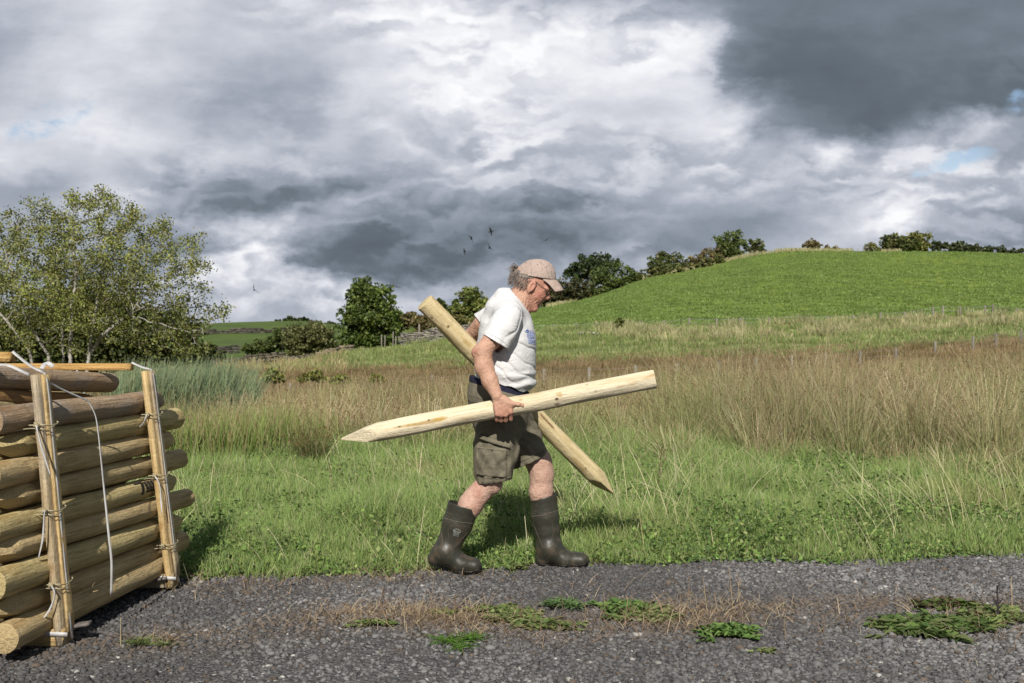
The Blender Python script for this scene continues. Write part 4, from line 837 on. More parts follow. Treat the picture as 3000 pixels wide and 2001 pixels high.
# ------------------------------------------------------------------ logs
def wood_mat(name, pale, mid, dark, green=0., knots=True, gscale=1., grey=0., bm=.012, stains=()):
    def fn(N, tc, col):
        s = N.vm('MULTIPLY', tc, (1., 1., .045)); g = N.noise(s, 70*gscale, 5., .7, .6); blotch = N.noise(N.vm('MULTIPLY', tc, (1, 1, .3)), 9., 4., .6); fib = N.noise(N.vm('MULTIPLY', tc, (1., 1., .12)), 260., 3., .6)
        c = N.ramp(N.m('ADD', N.m('MULTIPLY', g, .6), N.m('MULTIPLY', blotch, .4)), [(.34, dark), (.48, mid), (.64, pale)])
        if grey: c = N.mix(N.m('MULTIPLY', N.mr(N.noise(N.vm('MULTIPLY', tc, (1, 1, .5)), 5., 4., .6), .42, .62), grey), c, (.30, .265, .23))
        c = N.mix(N.m('MULTIPLY', N.mr(fib, .55, .75), .35), c, tuple(v*.45 for v in dark))
        cr = N.noise(N.vm('MULTIPLY', tc, (1., 1., .03)), 28., 2., .5, 1.5)
        c = N.mix(N.m('MULTIPLY', N.mr(N.m('ABSOLUTE', N.m('SUBTRACT', cr, .5)), .0, .006, 1., 0.), .55), c, tuple(v*.3 for v in dark))
        if green: c = N.mix(N.m('MULTIPLY', N.mr(N.noise(tc, 4.5, 4., .6), .55, .72), green), c, (.17, .17, .035))
        if knots:
            v = N.n('ShaderNodeTexVoronoi'); v.inputs['Scale'].default_value = 6.5; N.put(v.inputs['Vector'], N.vm('MULTIPLY', tc, (1, 1, .55))); k = N.mr(v.outputs['Distance'], .03, .16, 1., 0.)
            sv = N.n('ShaderNodeSeparateColor'); N.put(sv.inputs[0], v.outputs['Color'])
            c = N.mix(N.m('MULTIPLY', N.m('MULTIPLY', k, .75), N.m('GREATER_THAN', sv.outputs[0], .6)), c, (dark[0]*.4, dark[1]*.3, dark[2]*.25))
        st = N.m('MULTIPLY', N.mr(N.noise(N.vm('ADD', N.vm('MULTIPLY', tc, (1, 1, .28)), (5., 2., 8.)), 14., 3., .6), .60, .70), .55); c = N.mix(st, c, (mid[0]*.62, mid[1]*.46, mid[2]*.28))
        if stains:
            s3 = N.n('ShaderNodeSeparateXYZ'); N.put(s3.inputs[0], tc); rr_ = N.m('DIVIDE', .048, N.m('SQRT', N.m('ADD', N.m('POWER', s3.outputs[0], 2.), N.m('POWER', s3.outputs[1], 2.)))); tcn = N.xyz(N.m('MULTIPLY', s3.outputs[0], rr_), N.m('MULTIPLY', s3.outputs[1], rr_), s3.outputs[2])
        for (sp_, rl, rt, sc_c, am) in stains:
            h_ = .048/math.hypot(sp_[0], sp_[1]); sp_ = (sp_[0]*h_, sp_[1]*h_, sp_[2]); dd = N.vm('LENGTH', N.vm('MULTIPLY', N.vm('SUBTRACT', tcn, sp_), (1/rt, 1/rt, 1/rl))); c = N.mix(N.m('MULTIPLY', N.mr(N.m('ADD', dd, N.m('MULTIPLY', N.m('SUBTRACT', N.noise(N.vm('MULTIPLY', tc, (1, 1, .3)), 60., 4., .7), .5), 1.6)), .45, 1.15, 1., 0.), am), c, sc_c)
        # rings on the cut faces (cut faces carry Col = 0)
        a = N.n('ShaderNodeAttribute', attribute_name='Col'); sx = N.n('ShaderNodeSeparateXYZ'); N.put(sx.inputs[0], tc)
        rad = N.m('SQRT', N.m('ADD', N.m('POWER', N.m('ADD', sx.outputs[0], .006), 2.), N.m('POWER', sx.outputs[1], 2.)))
        rg = N.m('SINE', N.m('MULTIPLY', N.m('ADD', rad, N.m('MULTIPLY', N.noise(tc, 30.), .004)), 1350.))
        end = N.mix(N.mr(rg, -1., 1., 0., .45), tuple(v*1.06 for v in mid), tuple(v*.62 for v in mid))
        return N.mix(a.outputs['Fac'], end, c)
    return material(name, mid, .82, fn, lambda N, tc: (N.m('ADD', N.noise(N.vm('MULTIPLY', tc, (1, 1, .06)), 75., 5., .7, .5), N.m('MULTIPLY', N.noise(tc, 40., 3.), .5)), bm), .25)
WM = [wood_mat('treated_wood', (.62, .49, .27), (.47, .355, .185), (.24, .165, .08), .35, gscale=1.),
      wood_mat('greenish_wood', (.60, .50, .25), (.46, .365, .175), (.24, .18, .08), .4, gscale=.8),
      wood_mat('weathered_log', (.46, .34, .22), (.34, .24, .15), (.18, .12, .075), .1, gscale=1.2, grey=.75),
      wood_mat('pale_log', (.46, .38, .22), (.37, .29, .15), (.25, .18, .085), .45, gscale=.9),
      wood_mat('orange_log', (.36, .21, .085), (.27, .15, .055), (.16, .09, .035), .1)]
def log_matrix(A, B): d = Vector(B-A).normalized(); return Matrix.Translation(Vector(A)) @ d.to_track_quat('Z', 'Y').to_matrix().to_4x4()
def post_mat(name, pale, mid, dark, A, B, marks, **k):
    inv = log_matrix(A, B).inverted(); L = float(np.linalg.norm(B-A)); st = []
    for px, py, rl, rt, col, am in marks:
        # point on the near side of the post under this place in the photograph
        t = np.clip((px-(1500+F*A[0]/A[1]))/((F*B[0]/B[1])-(F*A[0]/A[1])), 0, 1); Y = A[1]+(B[1]-A[1])*t-.042; q = inv @ Vector(P(px, py, Y)); st.append(((q.x, q.y, q.z), rl, rt, col, am))
    return wood_mat(name, pale, mid, dark, 0., gscale=.8, bm=.007, stains=st)
def log_mesh(L, r0, r1, tip0=0., tip1=0., seed=0, tipr=.16, k=28, rings=44, rot=0., facets=4, dent=1.):
    """axis along +Z from 0 to L, radius r0 -> r1; tip0/tip1 are the lengths of hewn points"""
    r = np.random.default_rng(seed); a = np.arange(k)*2*np.pi/k; zs = list(np.linspace(0, L, rings))
    if tip0: zs += list(np.linspace(0, tip0*1.15, 14))
    if tip1: zs += list(np.linspace(L-tip1*1.15, L, 14))
    zs = np.unique(np.round(zs, 5)); V = []; C = []; ph = r.uniform(0, 6.28, 8)
    for z in zs:
        R = r0+(r1-r0)*z/L; ang = np.stack([np.cos(a), np.sin(a), np.full(k, z*2.2)], 1)
        rr = R*(1+dent*(.022*np.sin(z*9+ph[0]+a)+.018*np.sin(3*a+ph[1]+z*3)+.012*np.sin(5*a+z*17+ph[2])+.02*vnoise(ang, seed, 2, 1.6)))
        for (e, T) in ((z, tip0), (L-z, tip1)):
            if T and e < T*1.2:
                s = R*(tipr+(1.02-tipr)*e/T); ff = math.pi/facets; th = (a-rot) % (2*ff); pr = s/np.maximum(np.cos(th-ff), .3); cutm = pr < rr; rr = np.minimum(rr, pr)
                C_ = np.where(cutm, 0., 1.)
                break
        else: C_ = np.ones(k)
        bx = .012*math.sin(z*2.1+ph[3])*dent*.6; V.append(np.stack([np.cos(a)*rr+bx, np.sin(a)*rr, np.full(k, z)], 1)); C.append(C_)
    n = len(zs); V = np.concatenate(V); C = np.concatenate(C); i, j = np.meshgrid(np.arange(n-1), np.arange(k), indexing='ij')
    Fq = np.stack([i*k+j, i*k+(j+1) % k, (i+1)*k+(j+1) % k, (i+1)*k+j], -1).reshape(-1, 4)
    # end caps with their own rim so that the cut edge stays crisp
    tri = []; 
    for ring, z in ((0, 0.), (n-1, L)):
        rim = V[ring*k:(ring+1)*k]; inn = rim*np.array([.93, .93, 1])+np.array([0, 0, (-.002 if ring == 0 else .002)]); b = len(V); V = np.vstack([V, rim, inn, inn.mean(0)[None]+0*inn[:1]]); C = np.concatenate([C, np.zeros(2*k+1)])
        q = np.stack([b+np.arange(k), b+(np.arange(k)+1) % k, b+k+(np.arange(k)+1) % k, b+k+np.arange(k)], 1); t = np.stack([b+k+np.arange(k), b+k+(np.arange(k)+1) % k, np.full(k, b+2*k)], 1)
        if ring == 0: q = q[:, ::-1]; t = t[:, ::-1]
        Fq = np.vstack([Fq, q]); tri.append(t)
    return V, [Fq, np.concatenate(tri)], np.repeat(C[:, None], 3, 1)
def place_log(name, label, A, B, r0, r1, mat, cat='log', group=None, **k):
    A, B = np.array(A, float), np.array(B, float); L = float(np.linalg.norm(B-A)); V, f, C = log_mesh(L, r0, r1, **k)
    o = mesh_obj(name, V, f, mat, smooth=True, col=C); o.matrix_world = Matrix.Translation(Vector(A)) @ Vector((B-A)/L).to_track_quat('Z', 'Y').to_matrix().to_4x4()
    o.data.set_sharp_from_angle(angle=math.radians(38)); return tag(o, label, cat, group)
DX = .108
def axis_pt(px, z, x0=-1.835, py=None):
    Xo = x0; u = (px-1500)/F
    if z is None:                                   # solve with lean: X shifts by -.14 z
        zz = .5
        for _ in range(6): Xe = Xo-.14*zz/1.07; Y = (Xe-DX*3.92)/(u-DX); zz = CH-(py-HY)/F*Y
        return np.array([u*Y, Y, zz])
    Xe = Xo-.14*z/1.07; Y = (Xe-DX*3.92)/(u-DX); return np.array([u*Y, Y, z])
# right-hand face, top to bottom: centres seen at two places along each log, far end column, radius, style
FACE = [('A', (159, 1211), (411, 1180), 474, .052, 2, 'far', -30, 'weathered grey brown log, topmost of the side row between the two uprights'),
        ('B', (159, 1285), (427, 1240), 510, .052, 1, 'near', -12, 'second side log from the top, green tinged with a pointed near end'),
        ('C', (166, 1355), (440, 1298), 506, .050, 0, 'far', -40, 'third side log from the top, its hewn point jutting past the far upright'),
        ('D', (172, 1424), (453, 1360), 522, .048, 0, 'near', -20, 'side log lying just above the one with the black stamp'),
        ('E', (183, 1497), (467, 1419), 512, .047, 1, 'far', -35, 'log with a black stamped mark near its far end'),
        ('F', (190, 1561), (474, 1478), 543, .047, 0, 'near', -40, 'log directly beneath the stamped one, its round far end sticking out furthest'),
        ('G', (197, 1638), (478, 1543), 532, .054, 1, 'far', 20, 'thick log with a yellow green stain, third from the ground'),
        ('H', (204, 1708), (483, 1601), 524, .050, 0, 'near', -30, 'shaded log set back between the stained log and the lowest log'),
        ('I', (211, 1777), (485, 1647), 520, .054, 0, 'far', 30, 'lowest side log, its sawn round end in the bottom left corner')]
LOGS = {}
for i, (nm, a, b, ex, r_, st, pt, nx, lab) in enumerate(FACE):
    x0 = -1.835-(.02 if nm in 'H' else 0)+(.005 if nm in 'GBF' else 0)
    pa, pb = axis_pt(a[0], None, x0, a[1]), axis_pt(b[0], None, x0, b[1]); d = (pb-pa)/(pb[1]-pa[1])
    Yf = axis_pt(ex, pb[2], x0)[1]; Yn = axis_pt(nx, pa[2], x0)[1]
    if nm in 'GI': Yn = axis_pt({'G': -28, 'I': 12}[nm], pa[2], x0)[1]
    A_, B_ = pa+d*(Yn-pa[1]), pa+d*(Yf-pa[1])
    LOGS[nm] = place_log('log', lab, A_, B_, r_*(1.05 if pt == 'far' else 1.02), r_*1.05, WM[st], group='round wooden posts in the strapped bundle', seed=20+i, tip0=.17 if pt == 'near' else 0, tip1=.13 if pt == 'far' else 0, tipr=.22, rot=.4+i*.9)
# logs lying on top, further in
def top_log(lab, xn, yn, zn, xf, yf, zf, r_, st, tipf=0., seed=50): return place_log('log', lab, (xn, yn, zn), (xf, yf, zf), r_, r_*.96, WM[st], group='round wooden posts in the strapped bundle', seed=seed, tip1=tipf, tipr=.3, rot=.8)
a, b = P(-190, 1100, 3.72), P(318, 1121, 4.98); top_log('grey brown log lying highest on the bundle under the cross bars', a[0], a[1], a[2], b[0], b[1], b[2], .050, 2, 0, 51)
a, b = P(-160, 1152, 3.75), P(290, 1166, 4.92); top_log('orange brown log directly under the highest grey log', a[0], a[1], a[2]-.02, b[0], b[1], b[2]-.03, .050, 4, .16, 52)
a, b = P(-140, 1196, 3.75), P(250, 1190, 4.86); top_log('pale straw coloured log beside the topmost log of the side row', a[0], a[1], a[2], b[0], b[1], b[2]-.02, .048, 3, .12, 53)
# packed logs inside the bundle
n_ = 0
for c_ in range(1, 4):
    for r_i in range(9):
        z = .11+.1*r_i+(.0 if c_ % 2 == 0 else .035)
        if z > .80 and c_ < 3: continue
        X0 = -1.835-.14*z/1.07-.103*c_-.01
        place_log('log', 'log packed inside the strapped bundle, hidden behind its side row', (X0+DX*(3.55-3.92), 3.55+random.uniform(-.05, .05), z), (X0+DX*(4.98-3.92), 4.98+random.uniform(-.07, .05), z), .048, .046, WM[n_ % 3], group='round wooden posts in the strapped bundle', seed=100+n_, tip0=.15 if n_ % 2 else 0, tip1=0 if n_ % 2 else .15, tipr=.22, k=16, rings=8); n_ += 1

# black stamp on log E: mark laid on the bark
m_ink = simple_mat('stamp_ink', (.025, .022, .02), .8)
def stamp():
    o = LOGS['E']; mw = o.matrix_world.copy(); inv = mw.inverted(); L = o.dimensions.z
    ce = axis_pt(402, None, -1.835, 1428); zc = (inv @ Vector(ce)).z
    cam_l = inv @ Vector((0, 0, CH)); cam_l = Vector((cam_l.x, cam_l.y, 0)).normalized(); a0 = math.atan2(cam_l.y, cam_l.x)
    up_l = (inv.to_3x3() @ Vector((0, 0, 1))); sgn = 1 if (Vector((-math.sin(a0), math.cos(a0), 0)) @ up_l) > 0 else -1
    V = []; f = []
    def patch_(z0, z1, t0, t1, skew=0.):       # along log (m), round it (rad, up positive)
        nz, nt = 4, 4; b = len(V)
        for i in range(nz+1):
            for j in range(nt+1):
                z = z0+(z1-z0)*i/nz+skew*(j/nt-.5); th = a0+sgn*(t0+(t1-t0)*j/nt); R = .052; V.append((R*math.cos(th)+.012*math.sin(z*2.1)*.0, R*math.sin(th), zc+z))
        for i in range(nz):
            for j in range(nt): q = b+i*(nt+1)+j; f.append((q, q+1, q+nt+2, q+nt+1))
    patch_(-.105, -.03, .52, .72); patch_(-.06, -.035, -.5, .6, .03)          # the hooked stroke
    for i in range(4):
        for j in range(4): patch_(-.022+i*.034, .008+i*.034, -.42+j*.27, -.19+j*.27, .004)   # the grid block
    me_o = mesh_obj('stamp', np.array(V), np.array(f), m_ink); me_o.parent = o; tag(me_o, 'black stamped hook and grid mark')
    # lay it on the real surface
    from mathutils.bvhtree import BVHTree
    bm_v = [v.co.copy() for v in o.data.vertices]; bt = BVHTree.FromPolygons(bm_v, [tuple(p.vertices) for p in o.data.polygons])
    for v in me_o.data.vertices:
        d = Vector((v.co.x, v.co.y, 0)).normalized(); h = bt.ray_cast(Vector((0, 0, v.co.z))+d*.12, -d)
        if h[0]: v.co = h[0]+d*.0015
stamp()

# ------------------------------------------------------------------ timber frames, straps, ties
def box_between(A, B, wx, wy, ax, mat, name, parent=None, bev=.003, col=None, over=0.):
    """board from A to B; ax: unit vector across its width wx"""
    A, B, ax = Vector(A), Vector(B), Vector(ax); d = (B-A).normalized(); ax = (ax-d*ax.dot(d)).normalized(); ay = d.cross(ax); L = (B-A).length; V = []; n = 14
    pr = [(-1, -1), (1, -1), (1, 1), (-1, 1)]; b = min(.18, bev/min(wx, wy)*2)
    prof = [(-1+b, -1), (1-b, -1), (1, -1+b), (1, 1-b), (1-b, 1), (-1+b, 1), (-1, 1-b), (-1, -1+b)]
    for i in range(n+1):
        c = A+d*L*i/n; jt = Vector((random.gauss(0, .0008), random.gauss(0, .0008), 0))
        for x, y in prof: V.append(c+ax*x*wx/2+ay*y*wy/2+jt)
    f = [(i*8+j, i*8+(j+1) % 8, (i+1)*8+(j+1) % 8, (i+1)*8+j) for i in range(n) for j in range(8)]; V = np.array(V)
    c0, c1 = V[:8].mean(0), V[-8:].mean(0); m = len(V); V = np.vstack([V, c0[None], c1[None]]); t = [((j+1) % 8, j, m) for j in range(8)]+[(n*8+j, n*8+(j+1) % 8, m+1) for j in range(8)]
    inv = Matrix((ax, ay, d)).transposed().to_4x4(); inv.translation = A; loc = np.array([list(inv.inverted() @ Vector(v)) for v in V])
    o = mesh_obj(name, loc, [np.array(f), np.array(t)], mat, col=np.ones((len(V), 3))); o.matrix_world = inv
    if parent: o.parent = parent; o.matrix_parent_inverse = parent.matrix_world.inverted()
    return o
M_BAT = wood_mat('sawn_batten', (.62, .47, .25), (.50, .355, .165), (.36, .235, .095), 0., gscale=.5)
M_BAT2 = wood_mat('sawn_batten_orange', (.60, .38, .15), (.48, .29, .10), (.30, .17, .055), 0., gscale=.6)
M_BAT3 = wood_mat('grey_batten', (.52, .42, .27), (.42, .33, .20), (.27, .20, .115), 0., gscale=.5, grey=.5)
m_strap = material('strap', (.5, .5, .5), .5, lambda N, tc, c: N.ramp(N.noise(tc, 12., 3.), [(.3, (.40, .39, .385)), (.7, (.56, .55, .54))]), None, .4, trans=.12)
m_tie = material('tie_tape', (.46, .40, .25), .45, None, None, .4, trans=.25)
def ribbon(pts, wid, nrm, mat, name='strap', thick=.0012, sub=5, tw=0., parent=None, taper=0.):
    P_ = np.array(pts, float); t = np.linspace(0, len(P_)-1, (len(P_)-1)*sub+1); Q = np.stack([hermite(np.arange(len(P_)), P_[:, k], t) for k in range(3)], 1)
    T = np.gradient(Q, axis=0); T /= np.linalg.norm(T, axis=1)[:, None]; n0 = np.array(nrm, float)*np.ones((len(Q), 3)); V = []
    for i in range(len(Q)):
        nn = n0[i]-T[i]*(n0[i]@T[i]); nn /= np.linalg.norm(nn); s = np.cross(T[i], nn); a = tw*math.sin(i/len(Q)*5.) ; s2 = s*math.cos(a)+nn*math.sin(a); n2 = np.cross(s2, T[i]); ww = wid*(1-taper*i/len(Q))
        V += [Q[i]-s2*ww/2-n2*thick/2, Q[i]+s2*ww/2-n2*thick/2, Q[i]+s2*ww/2+n2*thick/2, Q[i]-s2*ww/2+n2*thick/2]
    m = len(Q); f = [(4*i+j, 4*i+(j+1) % 4, 4*i+4+(j+1) % 4, 4*i+4+j) for i in range(m-1) for j in range(4)]+[(3, 2, 1, 0), (4*m-4, 4*m-3, 4*m-2, 4*m-1)]
    o = mesh_obj(name, np.array(V), np.array(f), mat)
    if parent is not None: child(o, parent)
    return o
def frame(which, Y, bot_px, top_px, mats, lab, bar_end_px, bar_py, bar_l):
    bx = (bot_px-1500)/F*Y; tx = (top_px-1500)/F*Y; B = Vector((bx, Y, .015)); T = Vector((tx, Y+.02, CH-(({'near': 1098, 'far': 1087}[which])-HY)/F*Y))
    root = thing('timber_frame', lab, 'frame', (bx, Y, 0), 'timber frames holding the log bundle'); d = Vector((DX, 1, 0)).normalized()
    up = box_between(B, T, .030, .082, (1, -DX, 0), mats[0], 'upright'); up.location = up.location; reparent(up, root)
    # a thin second slat on the face gives the ridge seen along the upright
    off = Vector((.0185, 0, 0)); sl = box_between(B+off+d*.012+Vector((0, 0, .05)), T+off+d*.008, .012, .046, (1, -DX, 0), mats[1], 'slat'); reparent(sl, root)
    B2 = B+Vector((-1.05, .0, 0)); T2 = T+Vector((-.75, 0, 0)); u2 = box_between(B2, T2, .030, .082, (1, -DX, 0), mats[0], 'upright'); reparent(u2, root)
    sk = box_between(B2+Vector((.03, 0, .035)), B+Vector((.010, 0, .035)), .075, .066, (0, 1, 0), mats[1], 'skid'); reparent(sk, root)
    e = P(bar_end_px, bar_py, Y); e[2] -= 0.0; bar = box_between(Vector(e)+Vector((-bar_l, .0, 0)), Vector(e), .05, .040 if which == 'near' else .034, (0, 1, 0), mats[2], 'cross_bar'); reparent(bar, root)
    # strap: bar end -> over the top of the upright -> down its face -> under the skid
    n = Vector((1, -DX*.5, 0)); f_ = off+Vector((.0085, 0, 0))+d*.008; Tp = T+f_+Vector((0, 0, .002)); pts = [Vector(e)+Vector((.0, -.0, .022)), Vector(e)*.35+T*.65+Vector((.0, 0, .012)), Tp+Vector((-.012, 0, .006)), Tp+Vector((.001, 0, -.02))]
    for k in range(1, 6): pts.append(Tp+(B+f_+Vector((0, 0, .02))-Tp)*k/5)
    s1 = ribbon(pts[:3], .013, (.4, -.6, .8), m_strap, 'strap', sub=3, parent=root); s2 = ribbon(pts[2:], .015, n, m_strap, 'strap', sub=2, parent=root)
    s3 = ribbon([B+Vector((.03, -.042, .05)), B+Vector((-.1, -.045, .055)), B+Vector((-.35, -.045, .055))], .017, (0, -1, 0), m_strap, 'strap', parent=root)
    return root, B, T, f_
def reparent(o, root): o.parent = root; o.matrix_parent_inverse = Matrix.Translation(-Vector(root.location))
fn_, Bn, Tn, fo = frame('near', 3.93, 189, 108, (M_BAT3, M_BAT, M_BAT2), 'nearer timber frame of the log bundle, with a dark stained foot', 36, 1046, .7)
ff_, Bf, Tf, _ = frame('far', 4.86, 506, 427, (M_BAT, M_BAT3, M_BAT2), 'farther timber frame of the log bundle, its cross bar showing against the tree', 386, 1075, .85)
def splint(px, py, Y, L, lab):
    a = P(px, py, Y); o = box_between(a-np.array([.12, 0, .01]), a+np.array([L, .02, .012]), .05, .012, (0, 1, 0), simple_mat('grey_splint', (.14, .12, .11), .9), 'wood_splinter'); return tag(o, lab, 'wood scrap')
splint(222, 1838, 3.97, .05, 'weathered grey wood piece poking out behind the foot of the nearer frame')
splint(455, 1702, 4.80, .05, 'weathered grey wood piece above the skid of the farther frame')
def tie(frac, which, tail, lab):
    B, T, Y = (Bn, Tn, 3.93) if which == 'near' else (Bf, Tf, 4.86); c = B+(T-B)*frac; w_ = .052; d_ = Vector((DX, 1, 0)).normalized(); o1 = .033; root = thing('tape_tie', lab, 'tape', c, 'tape ties round the frame uprights')
    loop = [c+Vector((-.03, 0, .0))-d_*w_, c+Vector((o1-.004, 0, .002))-d_*(w_-.004), c+Vector((o1+.002, 0, -.004))-d_*.02, c+Vector((o1+.003, 0, .0))+d_*.025, c+Vector((o1-.004, 0, .006))+d_*(w_-.004), c+Vector((-.03, 0, .012))+d_*w_]
    ribbon(loop, .005, (.6, -.6, 0), m_tie, 'band', parent=root, sub=4)
    loop2 = [c+Vector((-.10, 0, -.028))-d_*(w_+.06), c+Vector((-.02, 0, -.012))-d_*(w_+.004), c+Vector((o1, 0, -.016))-d_*(w_-.01), c+Vector((o1+.003, 0, -.004))+d_*.02, c+Vector((o1-.002, 0, .004))+d_*(w_-.002)]
    ribbon(loop2, .004, (.6, -.6, 0), m_tie, 'band', parent=root, sub=4)
    k0 = c+Vector((.004, -.004, .004))-d_*(w_+.006)
    V, f = tubes([(k0+Vector((-.008, 0, -.008)), k0+Vector((.008, 0, .008)), .003, .003), (k0+Vector((-.008, 0, .008)), k0+Vector((.008, 0, -.008)), .003, .003)], 6); child(mesh_obj('knot', V, f, m_tie), root)
    if tail: ribbon([k0]+[Vector(P(x, y, Y-.06-.01*i)) for i, (x, y) in enumerate(tail)], .007, (.3, -1, .1), m_strap, 'tail', parent=root, sub=6, tw=.9)
tie(.815, 'near', [(112, 1270), (127, 1330), (148, 1395)], 'topmost pale tape tie on the nearer upright, with a narrow tail down the wood')
tie(.50, 'near', [(131, 1500), (126, 1570), (112, 1638)], 'middle pale tape tie on the nearer upright, with a twisted tail')
tie(.23, 'near', [(161, 1740), (146, 1785), (114, 1828)], 'lowest pale tape tie on the nearer upright, its tail curling left')
tie(.80, 'far', [(420, 1240), (400, 1262), (390, 1285)], 'topmost pale tape tie on the farther upright, with a short curled tail')
tie(.52, 'far', [(468, 1420), (472, 1470), (474, 1505)], 'middle pale tape tie on the farther upright')
tie(.20, 'far', None, 'lowest pale tape tie on the farther upright, without a tail')
def sp_(px, py, X=None, Y=4.2): return P(px, py, Y)
s = ribbon([P(128, 1112, 3.95), P(170, 1135, 4.08), P(225, 1160, 4.2), P(262, 1180, 4.27), P(278, 1212, 4.27), P(288, 1265, 4.25), P(297, 1350, 4.23), P(306, 1440, 4.22), P(312, 1500, 4.21), P(320, 1580, 4.20), P(327, 1660, 4.20), P(326, 1745, 4.22)], .009, (.8, -.6, .2), m_strap, 'strap', sub=5, tw=.5)
tag(s, 'loose white strap hanging down the side of the log bundle between the two uprights', 'strap')
s = ribbon([P(-40, 1066, 3.85), P(0, 1069, 3.88), P(26, 1071, 3.9), P(56, 1084, 3.9), P(88, 1099, 3.92)], .013, (.3, -.8, .6), m_strap, 'strap', sub=4); tag(s, 'short white strap crossing the highest log at the left edge', 'strap')
s = ribbon([P(220, 1088, 4.8), P(232, 1100, 4.78), P(238, 1112, 4.77), P(240, 1122, 4.77)], .022, (.3, -1, .2), m_strap, 'strap', sub=4); tag(s, 'short curled end of grey strap lying over the highest log', 'strap')
s = ribbon([P(122, 1080, 4.6), P(128, 1070, 4.62), P(140, 1066, 4.64), P(150, 1070, 4.64), P(154, 1076, 4.64)], .022, (.1, -1, .3), m_strap, 'strap', sub=4); tag(s, 'small white loop of strap on the far cross bar', 'strap')
# hewn bark scrap on the lowest log
m_sliver = simple_mat('wood_sliver', (.5, .38, .2), .8)
a = P(262, 1737, 4.18); V, f = tubes([(a, a+np.array([.03, -.02, .05]), .003, .001), (a, a+np.array([-.03, -.01, .03]), .002, .001), (a, a+np.array([.045, -.02, .015]), .002, .001)], 4)
tag(mesh_obj('wood_sliver', V, f, m_sliver), 'pale torn wood sliver sticking up from the lowest log', 'wood scrap')
